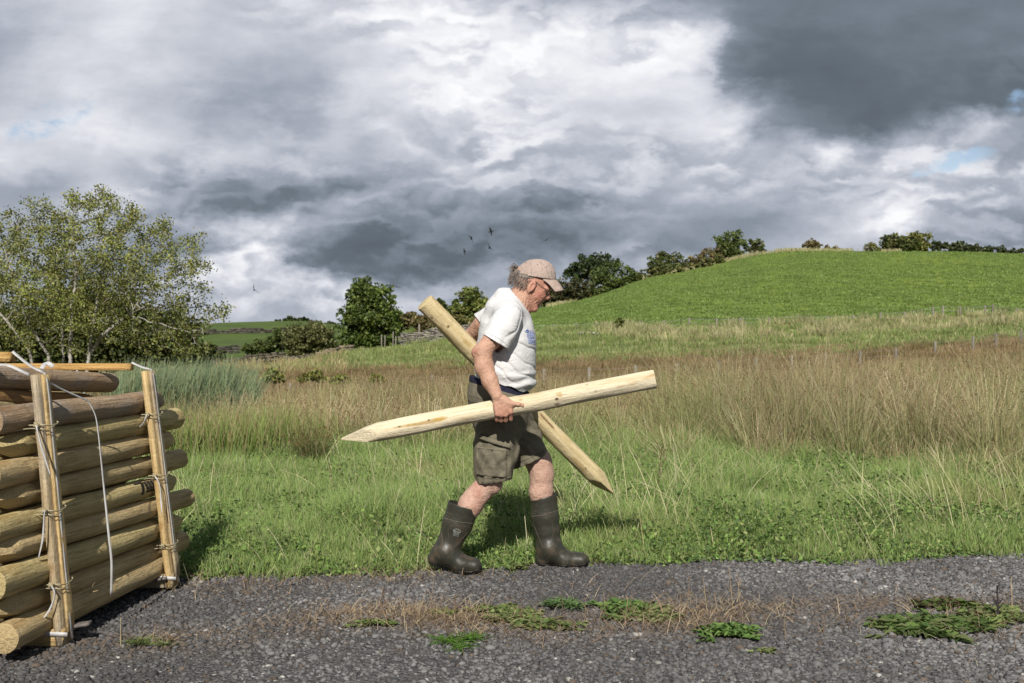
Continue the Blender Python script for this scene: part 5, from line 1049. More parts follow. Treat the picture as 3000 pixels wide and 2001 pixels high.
# ------------------------------------------------------------------ implicit modelling for the man
class Sdf:
    def __init__(s): s.p = []
    def add(s, fn, c, R, k=.02, sub=False): s.p.append((fn, np.array(c, float), R, k, sub)); return s
    def chain(s, pts, k=.02, ky=1., k0=None, sub=False):
        """pts: (px,py,Y,r) round cones; ky stretches across Y"""
        Q = [(P(a, b, c), r) for a, b, c, r in pts]
        for i in range(len(Q)-1):
            (A, ra), (B, rb) = Q[i], Q[i+1]; s.cone(A, B, ra, rb, k0 if (i == 0 and k0 is not None) else k, ky, sub)
        return s
    def cone(s, A, B, ra, rb, k=.02, ky=1., sub=False):
        A = np.array(A, float); B = np.array(B, float); ym = (A[1]+B[1])/2; sc_ = np.array([1, 1/ky, 1]); o = np.array([0, ym, 0]); A2 = (A-o)*sc_; B2 = (B-o)*sc_; D = B2-A2; dd = max(D@D, 1e-12)
        def fn(p):
            q = (p-o)*sc_-A2; t = np.clip(q@D/dd, 0, 1); return np.linalg.norm(q-t[:, None]*D, axis=1)-(ra+(rb-ra)*t)
        return s.add(fn, (A+B)/2, np.linalg.norm(B-A)/2+max(ra, rb)*max(1, ky), k, sub)
    def ell(s, c, r, M=None, k=.02, sub=False):
        c = np.array(c, float); r = np.array(r, float); M = np.eye(3) if M is None else M
        def fn(p):
            q = (p-c)@M.T/r; k0 = np.linalg.norm(q, axis=1); k1 = np.linalg.norm(q/r, axis=1); return k0*(k0-1)/np.maximum(k1, 1e-9)
        return s.add(fn, c, r.max(), k, sub)
    def ev(s, p, sel=None):
        d = np.full(len(p), 1e3)
        for i in (range(len(s.p)) if sel is None else sel):
            fn, c, R, k, sub = s.p[i]; e = fn(p)
            if sub:
                h = np.maximum(k-np.abs(-d-e), 0)/k; d = np.maximum(d, -e)+h*h*k/4
            else:
                h = np.maximum(k-np.abs(d-e), 0)/k; d = np.minimum(d, e)-h*h*k/4
        return d
    def mesh(s, name, h, mat, parent=None, post=None, smooth=2, B=14, pad=.02, colfn=None, lo=None, hi=None):
        C = np.array([q[1] for q in s.p]); R = np.array([q[2] for q in s.p]); K = np.array([q[3] for q in s.p])
        lo = (C-R[:, None]).min(0)-pad if lo is None else np.array(lo); hi = (C+R[:, None]).max(0)+pad if hi is None else np.array(hi)
        nb = np.ceil((hi-lo)/(h*B)).astype(int); ix = np.stack(np.meshgrid(*[np.arange(n) for n in nb], indexing='ij'), -1).reshape(-1, 3)
        cen = lo+(ix+.5)*h*B; hd = h*B*.5*math.sqrt(3); d = s.ev(cen); d = post(d, cen) if post else d; ix = ix[np.abs(d) < hd*1.35+.012]
        g = np.arange(B+1); G = np.stack(np.meshgrid(g, g, g, indexing='ij'), -1).reshape(-1, 3); N1 = B+1
        corners = np.array([(a, b, c) for a in (0, 1) for b in (0, 1) for c in (0, 1)]); ed = [(0, 1), (2, 3), (4, 5), (6, 7), (0, 2), (1, 3), (4, 6), (5, 7), (0, 4), (1, 5), (2, 6), (3, 7)]
        keys = []; verts = []; quads = []; dims = nb*B+4; mul = np.array([dims[1]*dims[2], dims[2], 1], np.int64)
        for b in ix:
            p = lo+(b*B+G)*h; c = lo+(b+.5)*h*B; sel = np.where(np.linalg.norm(C-c, axis=1)-R < hd+K+.03)[0]
            if not len(sel): continue
            d = s.ev(p, sel); d = post(d, p) if post else d; v = d.reshape(N1, N1, N1); sg = v < 0
            if sg.all() or not sg.any(): continue
            cs = np.stack([v[a:a+B, e:e+B, f:f+B] for a, e, f in corners], -1); ss = cs < 0; act = ss.any(-1) & ~ss.all(-1); ci = np.argwhere(act); cv = cs[act]
            acc = np.zeros((len(ci), 3)); cnt = np.zeros(len(ci))
            for a, e in ed:
                va, ve = cv[:, a], cv[:, e]; m = (va < 0) != (ve < 0); t = np.where(m, va/np.where(m, va-ve, 1), 0); acc += m[:, None]*(corners[a]+(corners[e]-corners[a])*t[:, None]); cnt += m
            verts.append(lo+((b*B+ci)+acc/cnt[:, None])*h); keys.append((b*B+ci+1)@mul)
            for ax in range(3):
                s0 = sg[:B, :B, :B]; sl = [slice(0, B)]*3; sl[ax] = slice(1, B+1); s1 = sg[tuple(sl)]; e = np.argwhere(s0 != s1)
                if not len(e): continue
                fl = s0[tuple(e.T)]; ge = b*B+e+1; u = np.zeros(3, int); w_ = np.zeros(3, int); u[(ax+1) % 3] = 1; w_[(ax+2) % 3] = 1
                k4 = np.stack([(ge-u-w_)@mul, (ge-w_)@mul, ge@mul, (ge-u)@mul], 1); k4[~fl] = k4[~fl][:, ::-1]; quads.append(k4)
        keys = np.concatenate(keys); V = np.concatenate(verts); Q = np.concatenate(quads); o = np.argsort(keys); ks = keys[o]
        pos = np.searchsorted(ks, Q); pos = np.clip(pos, 0, len(ks)-1); ok = (ks[pos] == Q).all(1); Fq = o[pos[ok]]
        for _ in range(smooth):                       # light Laplacian smoothing
            acc = np.zeros_like(V); n = np.zeros(len(V))
            for a in range(4):
                i, j = Fq[:, a], Fq[:, (a+1) % 4]
                for q in range(3): acc[:, q] += np.bincount(i, V[j, q], len(V))+np.bincount(j, V[i, q], len(V))
                n += np.bincount(i, minlength=len(V))+np.bincount(j, minlength=len(V))
            V = V*.45+.55*acc/np.maximum(n, 1)[:, None]
        ob = mesh_obj(name, V, Fq, mat, smooth=True, col=colfn(V) if colfn else None)
        if parent is not None: child(ob, parent)
        return ob
def half(p0, n):
    """plane through p0, outward normal n -> signed distance"""
    p0 = np.array(p0, float); n = np.array(n, float); n /= np.linalg.norm(n); return lambda p: (p-p0)@n
def pxs(p, Y): return 1500+p[:, 0]/Y*F, HY+(CH-p[:, 2])/Y*F
YM = 5.30; S_ = YM/F
man = thing('person', 'man in a flat peaked cap, white t-shirt, khaki shorts and rubber boots, carrying two posts', 'person', (P(1480, 1660, 5.3)[0], 5.3, 0.))

def skin_col(N, tc, col):
    n = N.noise(tc, 22., 5., .65); n2 = N.noise(tc, 130., 4., .7); k = N.m('ADD', N.m('MULTIPLY', n, .6), N.m('MULTIPLY', n2, .4))
    return N.mix(1., col, N.ramp(k, [(.34, (.82, .72, .69)), (.5, (1., 1., 1.)), (.64, (1.13, 1.16, 1.17))]), 'MULTIPLY')
m_skin = material('skin', (.5, .27, .18), .55, skin_col, lambda N, tc: (N.m('ADD', N.noise(tc, 90., 4., .65), N.m('MULTIPLY', N.noise(tc, 34., 4.), 1.2)), .006), .30, sss=.04, attr=True)
# head frame: f forward, u up, y away from the camera (all in photo px at the man's distance)
HF, HU = np.array([.888, 0, -.46]), np.array([.46, 0, .888]); HM = np.array([HF, [0, 1, 0], HU])
def H(f, u, y=0.): return P(1556, 842, YM)+(HF*f+HU*u)*S_+np.array([0, y*S_, 0])
px2 = S_
body = Sdf()
body.ell(H(-6, 22), np.array([58, 41, 46])*px2, HM, .01)
body.ell(H(22, -8), np.array([31, 32, 42])*px2, HM, .02)
body.cone(H(2, -22, -22), H(36, -50, -6), 13*px2, 10*px2, .014).cone(H(2, -22, 22), H(36, -50, 6), 13*px2, 10*px2, .014)
body.cone(H(36, -51, -5), H(36, -51, 5), 10.5*px2, 10.5*px2, .010)
body.cone(H(40, 16, -20), H(40, 16, 20), 11*px2, 11*px2, .012)                  # brow
body.cone(H(30, -2, -23), H(40, -8, -16), 9*px2, 8*px2, .012).cone(H(30, -2, 23), H(40, -8, 16), 9*px2, 8*px2, .012)    # cheekbones
body.cone(H(50, 12), H(58.5, -3), 4.5*px2, 6*px2, .008).cone(H(55, -7, -5), H(55, -7, 5), 5*px2, 5*px2, .006)           # nose
body.cone(H(43, -20, -7), H(43, -20, 7), 6.5*px2, 6.5*px2, .008)
body.cone(H(46, -24, -6), H(46, -24, 6), 3.6*px2, 3.6*px2, .004).cone(H(44, -32.5, -6), H(44, -32.5, 6), 4.*px2, 4.*px2, .004)  # lips
body.ell(H(49, -28), np.array([6, 13, 1.6])*px2, HM, .003, True)
body.cone(H(49, 5, -14), H(49, 5, -10), 5*px2, 5*px2, .006, sub=True).cone(H(49, 5, 14), H(49, 5, 10), 5*px2, 5*px2, .006, sub=True)   # sockets
body.cone(H(43.5, 5, -12.5), H(44, 5, -12), 5*px2, 5*px2, .003).cone(H(43.5, 5, 12.5), H(44, 5, 12), 5*px2, 5*px2, .003)
body.cone(H(44, -9, -15), H(36, -36, -20), 1.3*px2, 1.0*px2, .006, sub=True).cone(H(35, -12, -24), H(27, -36, -25), 1.1*px2, .9*px2, .006, sub=True)   # cheek creases
body.cone(H(44, -9, 15), H(36, -36, 20), 1.3*px2, 1.0*px2, .006, sub=True)
for sy in (-1, 1):
    body.ell(H(0, 2, 42*sy), np.array([11, 4.2, 19])*px2, HM, .004); body.ell(H(2.5, 3, 46.5*sy), np.array([6, 3.5, 12])*px2, HM, .003, True); body.cone(H(-1, -14, 39*sy), H(1, -19, 38.5*sy), 4*px2, 3*px2, .004)
body.chain([(1538, 850, YM, .056), (1520, 884, YM, .066), (1495, 925, YM, .085)], .03)
body.cone(P(1535, 872, YM-.045), P(1538, 915, YM-.02), .010, .012, .012)      # neck tendon
# torso and hips (under the clothes)
body.chain([(1488, 930, 5.31, .10), (1485, 1000, 5.31, .125), (1480, 1080, 5.31, .128), (1466, 1150, 5.31, .12), (1460, 1200, 5.31, .12)], .04, 1.25)
body.cone(P(1484, 918, 5.15), P(1480, 912, 5.47), .055, .055, .04)
# near (right) arm
body.chain([(1487, 925, 5.115, .058), (1455, 978, 5.07, .052), (1416, 1028, 5.04, .043), (1419, 1075, 5.03, .0465), (1436, 1118, 5.005, .039), (1457, 1160, 4.972, .0290)], .018)
body.cone(P(1396, 1033, 5.04), P(1402, 1046, 5.04), .025, .022, .02)
body.cone(P(1432, 1090, 5.0), P(1440, 1125, 4.985), .024, .018, .02)
# near hand gripping the horizontal post
KN = [(1456, 1214), (1468, 1217), (1482, 1216), (1496, 1208)]
for i, (kx, ky_) in enumerate(KN):
    wx = 1452+i*8.; r_ = (.0098, .0105, .0110, .0105)[i]
    body.cone(P(wx, 1168, 4.972), P(kx, ky_, 4.958), .0155, .0115, .010)
    bot = 1231-(1.5 if i == 3 else 0)+(.6 if i in (1, 2) else -.8)
    body.cone(P(kx, ky_, 4.960), P(kx-.5+i*.4, bot, 4.982), r_, r_*.95, .004).cone(P(kx-.5+i*.4, bot, 4.982), P(kx-.5+i*.4, bot+.5, 5.018), r_*.95, r_*.9, .004).cone(P(kx-.5+i*.4, bot+.5, 5.018), P(kx, bot-9, 5.058), r_*.9, r_*.8, .004)
body.ell(P(1474, 1190, 4.966), (.049, .0165, .043), None, .014)
body.cone(P(1474, 1172, 4.97), P(1498, 1183, 4.962), .019, .0135, .016).cone(P(1498, 1183, 4.962), P(1517, 1184, 4.962), .0125, .0110, .008).cone(P(1517, 1184, 4.962), P(1535, 1188.5, 4.966), .0108, .0098, .005)
# far (left) arm round the diagonal post
body.chain([(1476, 920, 5.47, .055), (1415, 945, 5.56, .047), (1380, 985, 5.64, .041), (1418, 1050, 5.69, .042), (1478, 1118, 5.665, .029)], .018)
for i in range(4):
    a = np.array([9., -9.])*(i-1.5)*.95+np.array([1497., 1140.])
    body.cone(P(a[0]-14, a[1]-14, 5.665), P(a[0]+2, a[1]+6, 5.66), .014, .0105, .010).cone(P(a[0]+2, a[1]+6, 5.66), P(a[0]+8, a[1]+24, 5.63), .0105, .0095, .004).cone(P(a[0]+8, a[1]+24, 5.63), P(a[0]+2, a[1]+26, 5.59), .0095, .0085, .004)
body.cone(P(1484, 1118, 5.66), P(1504, 1114, 5.62), .014, .011, .010).cone(P(1504, 1114, 5.62), P(1516, 1118, 5.585), .011, .010, .005)
# legs
body.chain([(1462, 1210, 5.23, .095), (1446, 1330, 5.22, .074), (1433, 1412, 5.21, .0575), (1404, 1446, 5.21, .054), (1378, 1480, 5.21, .0585), (1344, 1540, 5.21, .045), (1312, 1615, 5.2, .038)], .03, k0=.03)
body.cone(P(1456, 1420, 5.20), P(1450, 1432, 5.20), .027, .025, .02)
body.cone(P(1384, 1455, 5.21), P(1368, 1492, 5.21), .035, .032, .03)
body.chain([(1488, 1210, 5.39, .095), (1540, 1290, 5.40, .08), (1578, 1352, 5.40, .066), (1587, 1390, 5.40, .060), (1585, 1440, 5.40, .0600), (1594, 1530, 5.40, .045), (1605, 1615, 5.40, .038)], .03, k0=.03)
body.cone(P(1592, 1360, 5.385), P(1598, 1378, 5.385), .034, .030, .02)
def skin_c(V):
    c = np.tile(np.array([.46, .27, .19]), (len(V), 1)); px, py = pxs(V, YM)
    face = np.clip((926-py)/20, 0, 1)*np.clip((px-1535)/20, 0, 1); c = mix3(c, np.array([.45, .225, .16]), face)
    d = np.linalg.norm(V-H(30, -8, -25), axis=1); c = mix3(c, np.array([.50, .17, .12]), np.clip(1-d/.035, 0, 1)*.5)
    hand = np.clip((py-1165)/30, 0, 1)*(py < 1240)*(V[:, 1] < 5.08); c = mix3(c, np.array([.42, .215, .15]), hand)
    leg = (py > 1300); c = mix3(c, np.array([.47, .30, .23]), leg*1.)
    n = vnoise(V, 131, 3, 9.); c = mix3(c, np.array([.40, .18, .13]), leg*np.clip(n-.35, 0, 1)*.5); c = mix3(c, np.array([.42, .17, .11]), (py > 1020)*(py < 1060)*(px < 1410)*np.clip((1410-px)/25, 0, 1)*.6)
    return c
def body_post(d, p):
    px, py = pxs(p, YM); n = vnoise(p, 133, 2, 16.)*.0009
    # sinews across the back of the hand, neck creases
    hnd = np.clip((py-1168)/10, 0, 1)*np.clip((1212-py)/10, 0, 1)*(p[:, 1] < 5.0); n = n-hnd*.0016*np.maximum(np.sin((px-1452-(py-1168)*.0)*2*np.pi/12.5), 0)
    nk = np.clip((px-1515)/15, 0, 1)*np.clip((1550-px)/8, 0, 1)*np.clip((py-850)/20, 0, 1)*(p[:, 1] < YM-.02); n = n+nk*.0014*np.sin(px*.75+py*.15)
    return d+n
body_o = body.mesh('body', .0028, m_skin, man, body_post, 1, colfn=skin_c)

# ---- clothes
def cloth_mat(name, c1, c2, sc_, rough=.9, wb=.006, fine=600.):
    def bp(N, tc):
        a = N.noise(tc, 26., 4., .6, 1.2); b = N.noise(tc, fine, 2., .5); return N.m('ADD', a, N.m('MULTIPLY', b, .05)), wb
    return material(name, c1, rough, lambda N, tc, c: N.ramp(N.noise(tc, sc_, 6., .65), [(.38, c1), (.62, c2)]), bp, .15)
m_shirt = material('white_cotton', (.78, .78, .78), .9, lambda N, tc, c: N.mix(N.mr(N.noise(tc, 9., 5., .65), .58, .74, 0., .35), (.58, .575, .575), (.40, .365, .33)), lambda N, tc: (N.m('ADD', N.noise(N.vm('MULTIPLY', tc, (1, 1, 1.6)), 24., 4., .55, .8), N.m('MULTIPLY', N.noise(tc, 500., 2.), .03)), .0045), .15)
m_short = cloth_mat('khaki_cotton', (.125, .110, .078), (.175, .156, .112), 11.)
m_navy = cloth_mat('navy_webbing', (.012, .012, .028), (.03, .03, .055), 120., wb=.003)
def up_n(dxp, dyp): return np.array([dxp, 0, -dyp], float)
# shirt
sh = Sdf()
sh.chain([(1486, 884, 5.31, .070), (1484, 905, 5.31, .100), (1483, 950, 5.31, .130)], .04, 1.15)
sh.chain([(1483, 950, 5.31, .130), (1485, 1000, 5.31, .146), (1479, 1060, 5.31, .155), (1476, 1102, 5.31, .153), (1480, 1150, 5.31, .130)], .04, 1.22)
sh.cone(P(1490, 922, 5.16), P(1482, 915, 5.45), .076, .076, .04)
sh.cone(P(1540, 1120, 5.30), P(1532, 1138, 5.30), .045, .035, .04, 2.2)
slv = [(1489, 930, 5.125, .075), (1473, 965, 5.09, .0735), (1441, 1020, 5.058, .080)]
body_sh = Sdf(); body_sh.p = list(sh.p)
arm_sh = Sdf().chain(slv, .02); arm2 = Sdf().chain([(1478, 915, 5.46, .074), (1440, 932, 5.53, .066), (1392, 955, 5.59, .062)], .02)
sh_all = Sdf(); sh_all.p = body_sh.p+arm_sh.p+arm2.p
cut_s = half(P(1454, 1002, 5.07), up_n(-45, 74)); cut_s2 = half(P(1405, 944, 5.57), up_n(-12, 9))
hem = lambda p: None
def shirt_post(d_, p):
    px, py = pxs(p, 5.25); nz = vnoise(p, 141, 2, 6.)
    db = body_sh.ev(p); d1 = arm_sh.ev(p); d2 = arm2.ev(p)
    # folds: pulled diagonally from the armpit over the belly
    v = (py-1040)-.50*(px-1440)-.0022*(px-1440)**2; e = np.clip((px-1432)/20, 0, 1)*np.clip((1128-py)/20, 0, 1)*np.clip((py-985)/25, 0, 1)
    db = db+e*.0058*(1-np.abs(np.sin(v/13.+1.4*nz+.8)))**3
    v2 = py-.25*px; e2 = np.clip((py-1075)/20, 0, 1); db = db-e2*.0035*np.sin(v2/6.+2.2*nz+px*.03)
    v3 = px-.7*(py-900); db = db-np.clip((960-py)/20, 0, 1)*.0035*np.sin(v3/10+2*nz)-.0016*nz
    w_ = (px-1440)*.82+(py-930)*.56; d1 = d1+(.0065*(1-np.abs(np.sin(w_/15.+1.6*nz)))**3-.001)*np.clip((py-905)/30, 0, 1)+.002*vnoise(p, 143, 2, 14.)
    hemline = np.interp(px, [1385, 1395, 1430, 1470, 1512, 1533, 1552, 1570], [1104, 1107, 1115, 1124, 1137, 1150, 1143, 1128])+2.*np.sin(px*.15); cb = (py-hemline)*S_
    t = .0055; k = .007
    def sm(a, b): h = np.maximum(k-np.abs(a-b), 0)/k; return np.minimum(a, b)-h*h*k/4
    # arms join the body only above their hems
    outer = sm(sm(np.maximum(db, cb), np.maximum(d1, cut_s(p))), np.maximum(d2, cut_s2(p)))
    inner = np.minimum(np.minimum(db, d1), d2)+t
    d = np.maximum(outer, -inner)
    nr = np.linalg.norm((p-P(1523, 878, YM))/np.array([.078, .078, .2]), axis=1)
    neck = np.linalg.norm(np.cross(p-P(1516, 888, YM), HU2), axis=1)-.0705
    return np.maximum(d, -neck)
HU2 = P(1545, 838, YM)-P(1516, 888, YM); HU2 = HU2/np.linalg.norm(HU2)
shirt = sh_all.mesh('t_shirt', .0032, m_shirt, man, shirt_post, 2)
# collar band
ctr = P(1516.5, 886.5, YM); ax = HU2; e1 = np.cross(ax, [0, 1, 0]); e1 /= np.linalg.norm(e1)

# shorts
pel = Sdf().chain([(1462, 1100, 5.31, .150), (1461, 1160, 5.31, .158), (1465, 1225, 5.31, .150)], .04, 1.13)
legn = Sdf().chain([(1466, 1225, 5.235, .125), (1452, 1320, 5.225, .112), (1440, 1430, 5.215, .088)], .03)
legf = Sdf().chain([(1490, 1225, 5.38, .125), (1525, 1290, 5.395, .110), (1566, 1375, 5.40, .098)], .03)
cutn = half(P(1441, 1409.5, 5.22), up_n(11, 100)); cutf = half(P(1555, 1350, 5.4), up_n(48, 101)); wline = half(P(1465, 1139, 5.31), up_n(.287*100, -100))
def shorts_d(p):
    px, py = pxs(p, 5.22); nz = vnoise(p, 151, 2, 6.)
    a = pel.ev(p); b = legn.ev(p)-.0045*np.sin((py*.6+px)/9+1.7*nz)*np.clip((py-1235)/40, 0, 1)-.003*nz+.0025*np.sin(px*.33+nz)*np.clip((py-1300)/60, 0, 1); c = legf.ev(p)-.0055*np.abs(np.sin((py-px*.5)/10+1.7*nz))+.002
    return a, b, c
def shorts_post(d_, p):
    a, b, c = shorts_d(p); k = .03
    def sm(a, b, k=.03): h = np.maximum(k-np.abs(a-b), 0)/k; return np.minimum(a, b)-h*h*k/4
    outer = sm(sm(np.maximum(a, wline(p)), np.maximum(b, cutn(p))), np.maximum(c, cutf(p))); inner = np.minimum(np.minimum(a, b), c)+.005
    d = np.maximum(outer, -inner)
    # hem stitching rolls
    px, py = pxs(p, 5.22); q = cutn(p); d = d-.0018*np.exp(-((q+.013)/.003)**2)
    return d
sall = Sdf(); sall.p = pel.p+legn.p+legf.p
shorts = sall.mesh('shorts', .0032, m_short, man, shorts_post, 2)
def pocket_post(x0, x1, y0, y1, off, sl=0., thick=.02, wr=0.):
    def f(d_, p):
        px, py = pxs(p, 5.13); yy = py-sl*(px-x0); dd = legn.ev(p)-off
        if wr: dd = dd-wr*np.sin((px*.8+py*.45)/6.+2*vnoise(p, 161, 2, 10.))-wr*.6*np.sin((px*.9-py*.6)/5.)
        bx = np.maximum(np.maximum(x0-px, px-x1), np.maximum(y0-yy, yy-y1))*S_; return np.maximum(np.maximum(dd, -(dd+thick)), np.maximum(bx, (p[:, 1]-5.2)))
    return f
pk = Sdf(); pk.p = legn.p
pocket = pk.mesh('cargo_pocket', .0032, m_short, man, pocket_post(1395, 1484, 1308, 1392, .0095, .08, .03, .0040), 2, pad=.04)
flap = pk.mesh('pocket_flap', .003, m_short, man, pocket_post(1400, 1495, 1272, 1284, .019, .30, .012), 1, pad=.04)
belt = Sdf().chain([(1462, 1090, 5.31, .150), (1461, 1160, 5.31, .158)], .04, 1.13).mesh('belt', .0032, m_navy, man, lambda d, p: np.maximum(np.maximum(d-.006, -(d+.006)), np.abs(half(P(1465, 1133, 5.31), up_n(28.7, -100))(p))-.017), 1, pad=.03)

# boots
def boot_col(N, tc, col):
    sx = N.n('ShaderNodeSeparateXYZ'); N.put(sx.inputs[0], tc); mud = N.m('MULTIPLY', N.mr(N.noise(tc, 16., 6., .7), .46, .62), N.mr(sx.outputs[2], .02, .38, .85, .12))
    c = N.mix(N.mr(N.noise(tc, 45., 5., .7), .5, .75, 0., .5), (.030, .030, .022), (.052, .048, .037)); return N.mix(mud, c, (.085, .062, .043))
m_boot = material('boot_rubber', (.035, .035, .028), .42, boot_col, lambda N, tc: (N.noise(tc, 30., 4., .6), .003), .45); m_sole = material('boot_sole', (.012, .012, .012), .4, lambda N, tc, c: N.mix(N.mr(N.noise(tc, 40., 5., .7), .5, .7), (.012, .012, .012), (.06, .042, .03)), None, .4)
def boot(label, shaft, foot, cut, bot, Y):
    s = Sdf().chain(shaft, .012, .88); s.chain(foot[0], .03, 1.05, k0=.03); s.chain(foot[1], .02, 1.15, k0=.03); bx, by = bot
    def pp(d, p):
        px, py = pxs(p, Y); d = np.maximum(d, -(d+.0055)); b = (py-np.interp(px, bx, by)+8)*Y/F
        rib = 0
        return np.maximum(np.maximum(d, b), cut(p))
    o = s.mesh('boot', .003, m_boot, man, pp, 2); tag(o, label)
    def sp2(d, p):
        px, py = pxs(p, Y); b = (py-np.interp(px, bx, by))*Y/F; tr = .006*(np.sin(px*.55) > .1)*(b > -.012); return np.maximum(np.maximum(d-.004+tr, b), -(b+.022))
    so = s.mesh('sole', .003, m_sole, None, sp2, 1); so.parent = o; return o
BN = boot('trailing boot with its heel lifted and an oval badge on the shaft', [(1372, 1440, 5.21, .084), (1360, 1479, 5.21, .083), (1340, 1535, 5.21, .079), (1319, 1587, 5.21, .064), (1307, 1616, 5.21, .063)], ([(1300, 1615, 5.21, .055), (1278, 1634, 5.21, .044)], [(1309, 1618, 5.21, .060), (1350, 1652, 5.2, .046), (1389, 1657, 5.2, .040)]), half(P(1360, 1479, 5.21), up_n(28, -93)), ([1240, 1258, 1330, 1385, 1414], [1650, 1660, 1681, 1681, 1668]), 5.2)
BF = boot('leading boot planted flat with a muddy shaft', [(1588, 1425, 5.4, .071), (1592, 1453, 5.4, .071), (1597, 1513, 5.4, .074), (1603, 1552, 5.4, .069), (1609, 1600, 5.4, .066)], ([(1608, 1605, 5.4, .060), (1592, 1634, 5.4, .046)], [(1610, 1606, 5.4, .060), (1652, 1639, 5.39, .047), (1701, 1641, 5.39, .042)]), half(P(1592, 1453, 5.4), up_n(-20, -76)), ([1555, 1572, 1650, 1700, 1728], [1654, 1660, 1660, 1660, 1650]), 5.4)

# cap
m_cap = material('faded_cap_cloth', (.4, .31, .25), .92, lambda N, tc, c: N.mix(N.mr(N.noise(tc, 15., 5., .65), .54, .74, 0., .6), N.mix(N.noise(tc, 40., 4.), (.33, .25, .215), (.41, .325, .28)), (.24, .175, .125)), lambda N, tc: (N.m('ADD', N.noise(tc, 30., 4., .6, 1.), N.m('MULTIPLY', N.noise(tc, 400., 2.), .1)), .006), .12)
CAPC = P(1566, 822, YM); cr = Sdf().ell(CAPC, np.array([60, 47, 63])*px2, None, .01).ell(P(1590, 808, YM), np.array([36, 38, 42])*px2, None, .03)
band = half(P(1567, 814.5, YM), up_n(-17, 116))
def cap_post(d, p):
    px, py = pxs(p, YM); n = vnoise(p, 171, 2, 9.)*.0022; seam = .0018*np.exp(-((np.arctan2(p[:, 1]-YM, p[:, 0]-CAPC[0])*3/np.pi+.5) % 1-.5)**2/.0006)
    d = d+n+seam; d = np.maximum(d, -(d+.004)); d = np.maximum(d, band(p))
    # opening over the rear strap
    q = np.linalg.norm((p-P(1509, 793, YM))*np.array([1, .62, 1]), axis=1)-.030; return np.maximum(d, -np.where((py < 799), q, 1.))
cap = cr.mesh('cap', .0028, m_cap, man, cap_post, 1)
def brim():
    V = []; ns, nt = 24, 10
    for lay in (0, 1):
        for i in range(ns+1):
            s = -1+2*i/ns; phi = s*math.radians(66); b = np.array([CAPC[0]+(58*math.cos(phi))*px2, YM+.083*math.sin(phi), P(0, 822-4*math.cos(phi), YM)[2]])
            e = P(1651-17*s*s-10*abs(s)**5, 852+2*s*s, YM)+np.array([0, .074*math.sin(s*math.pi/2), 0]); 
            for j in range(nt+1):
                t = j/nt; q = b*(1-t)+e*t; q[2] += .010*math.sin(t*math.pi)*(1-.3*s*s)+.006*(1-s*s)*t-(.0038 if lay else 0); V.append(q)
    m = (ns+1)*(nt+1); f = []
    for i in range(ns):
        for j in range(nt): a = i*(nt+1)+j; f += [(a, a+1, a+nt+2, a+nt+1), (m+a, m+a+nt+1, m+a+nt+2, m+a+1)]
    for i in range(ns): a = i*(nt+1)+nt; f.append((a, m+a, m+a+nt+1, a+nt+1)); a = i*(nt+1); f.append((a, a+nt+1, m+a+nt+1, m+a))
    for j in range(nt): f.append((j, m+j, m+j+1, j+1)); a = ns*(nt+1)+j; f.append((a, a+1, m+a+1, m+a))
    o = mesh_obj('brim', np.array(V), np.array(f), m_cap, smooth=True); o.data.set_sharp_from_angle(angle=.9); o.parent = cap; return o
brim()
# hair: grey wisps below the cap and a tuft through the rear opening
m_hair = material('grey_hair', (.2, .17, .15), .6, None, None, .3, attr=True)
hs = Sdf().ell(H(-9, 12), np.array([59, 42.5, 43])*px2, HM, .01)
def hair_post(d, p):
    q = (p-P(1556, 842, YM)); f_ = q@HF/px2; u_ = q@HU/px2; n = vnoise(np.stack([q@HF*1.+q@HU*.8, q[:, 1]*1.2, q@HU*.25], 1), 181, 3, 60.)*.0022
    lim = np.interp(f_, [-70, -30, -12, -2, 6, 14, 22], [-28, -26, -14, 17, 19, 8, 12]); return np.maximum(np.maximum(d+n, (lim-u_+2.5*np.sin(f_*.6+p[:, 1]*90))*px2*.8), np.maximum((f_-23)*px2, band(p)-.012))
hair = hs.mesh('hair', .0026, m_hair, man, hair_post, 1, colfn=lambda V: np.array([.15, .125, .105])*(1+.45*vnoise(V@np.array([[1, 0, 0], [0, 1, 0], [0, 0, .3]]), 183, 3, 50.))[:, None])
def strands():
    n = 700; f_ = rng.uniform(-62, 14, n); ang = rng.uniform(-1.45, 1.45, n); segs = []; C = []
    for i in range(n):
        u0 = rng.uniform(-14, 20); y = -rng.uniform(.0, 1) if rng.random() < .6 else rng.uniform(0, 1); 
        # point on the hair surface
        th = rng.uniform(1.2, 3.14) ; sgn = -1 if rng.random() < .6 else 1; f0 = -9+60*math.cos(th); y0 = sgn*43*math.sin(th)*math.sqrt(max(0., 1-((u0-12)/44)**2)); f0 = -9+(f0+9)*math.sqrt(max(0., 1-((u0-12)/44)**2))
        lim = np.interp(f0, [-70, -30, -12, -2, 6, 14, 22], [-30, -28, -12, 17, 19, 8, 12])
        if u0 < lim: continue
        a = H(f0*1.02, u0, y0*1.03); b = H(f0*1.015-rng.uniform(0, 5), u0-rng.uniform(8, 16), y0*1.01); segs.append((a, b, .0008, .0004)); C.append(np.array([.17, .14, .12])*rng.uniform(.4, 2.0))
    for i in range(75):
        a = P(1519, 790, YM)+rng.normal(0, .007, 3)*np.array([.5, 1.6, .8]); m = a+np.array([-.02, 0, .008])+rng.normal(0, .007, 3); b = m+np.array([-.018, 0, -.008])+rng.normal(0, .009, 3); g = rng.uniform(.5, 1.6)
        segs += [(a, m, .0018, .0012), (m, b, .0012, .0005)]; C += [np.array([.16, .125, .10])*g]*2
    V, f = tubes(segs, 4); o = mesh_obj('hair_strands', V, f, m_hair, col=np.repeat(np.array(C), 8, 0)); o.location = -Vector(man.location); o.parent = man
strands()

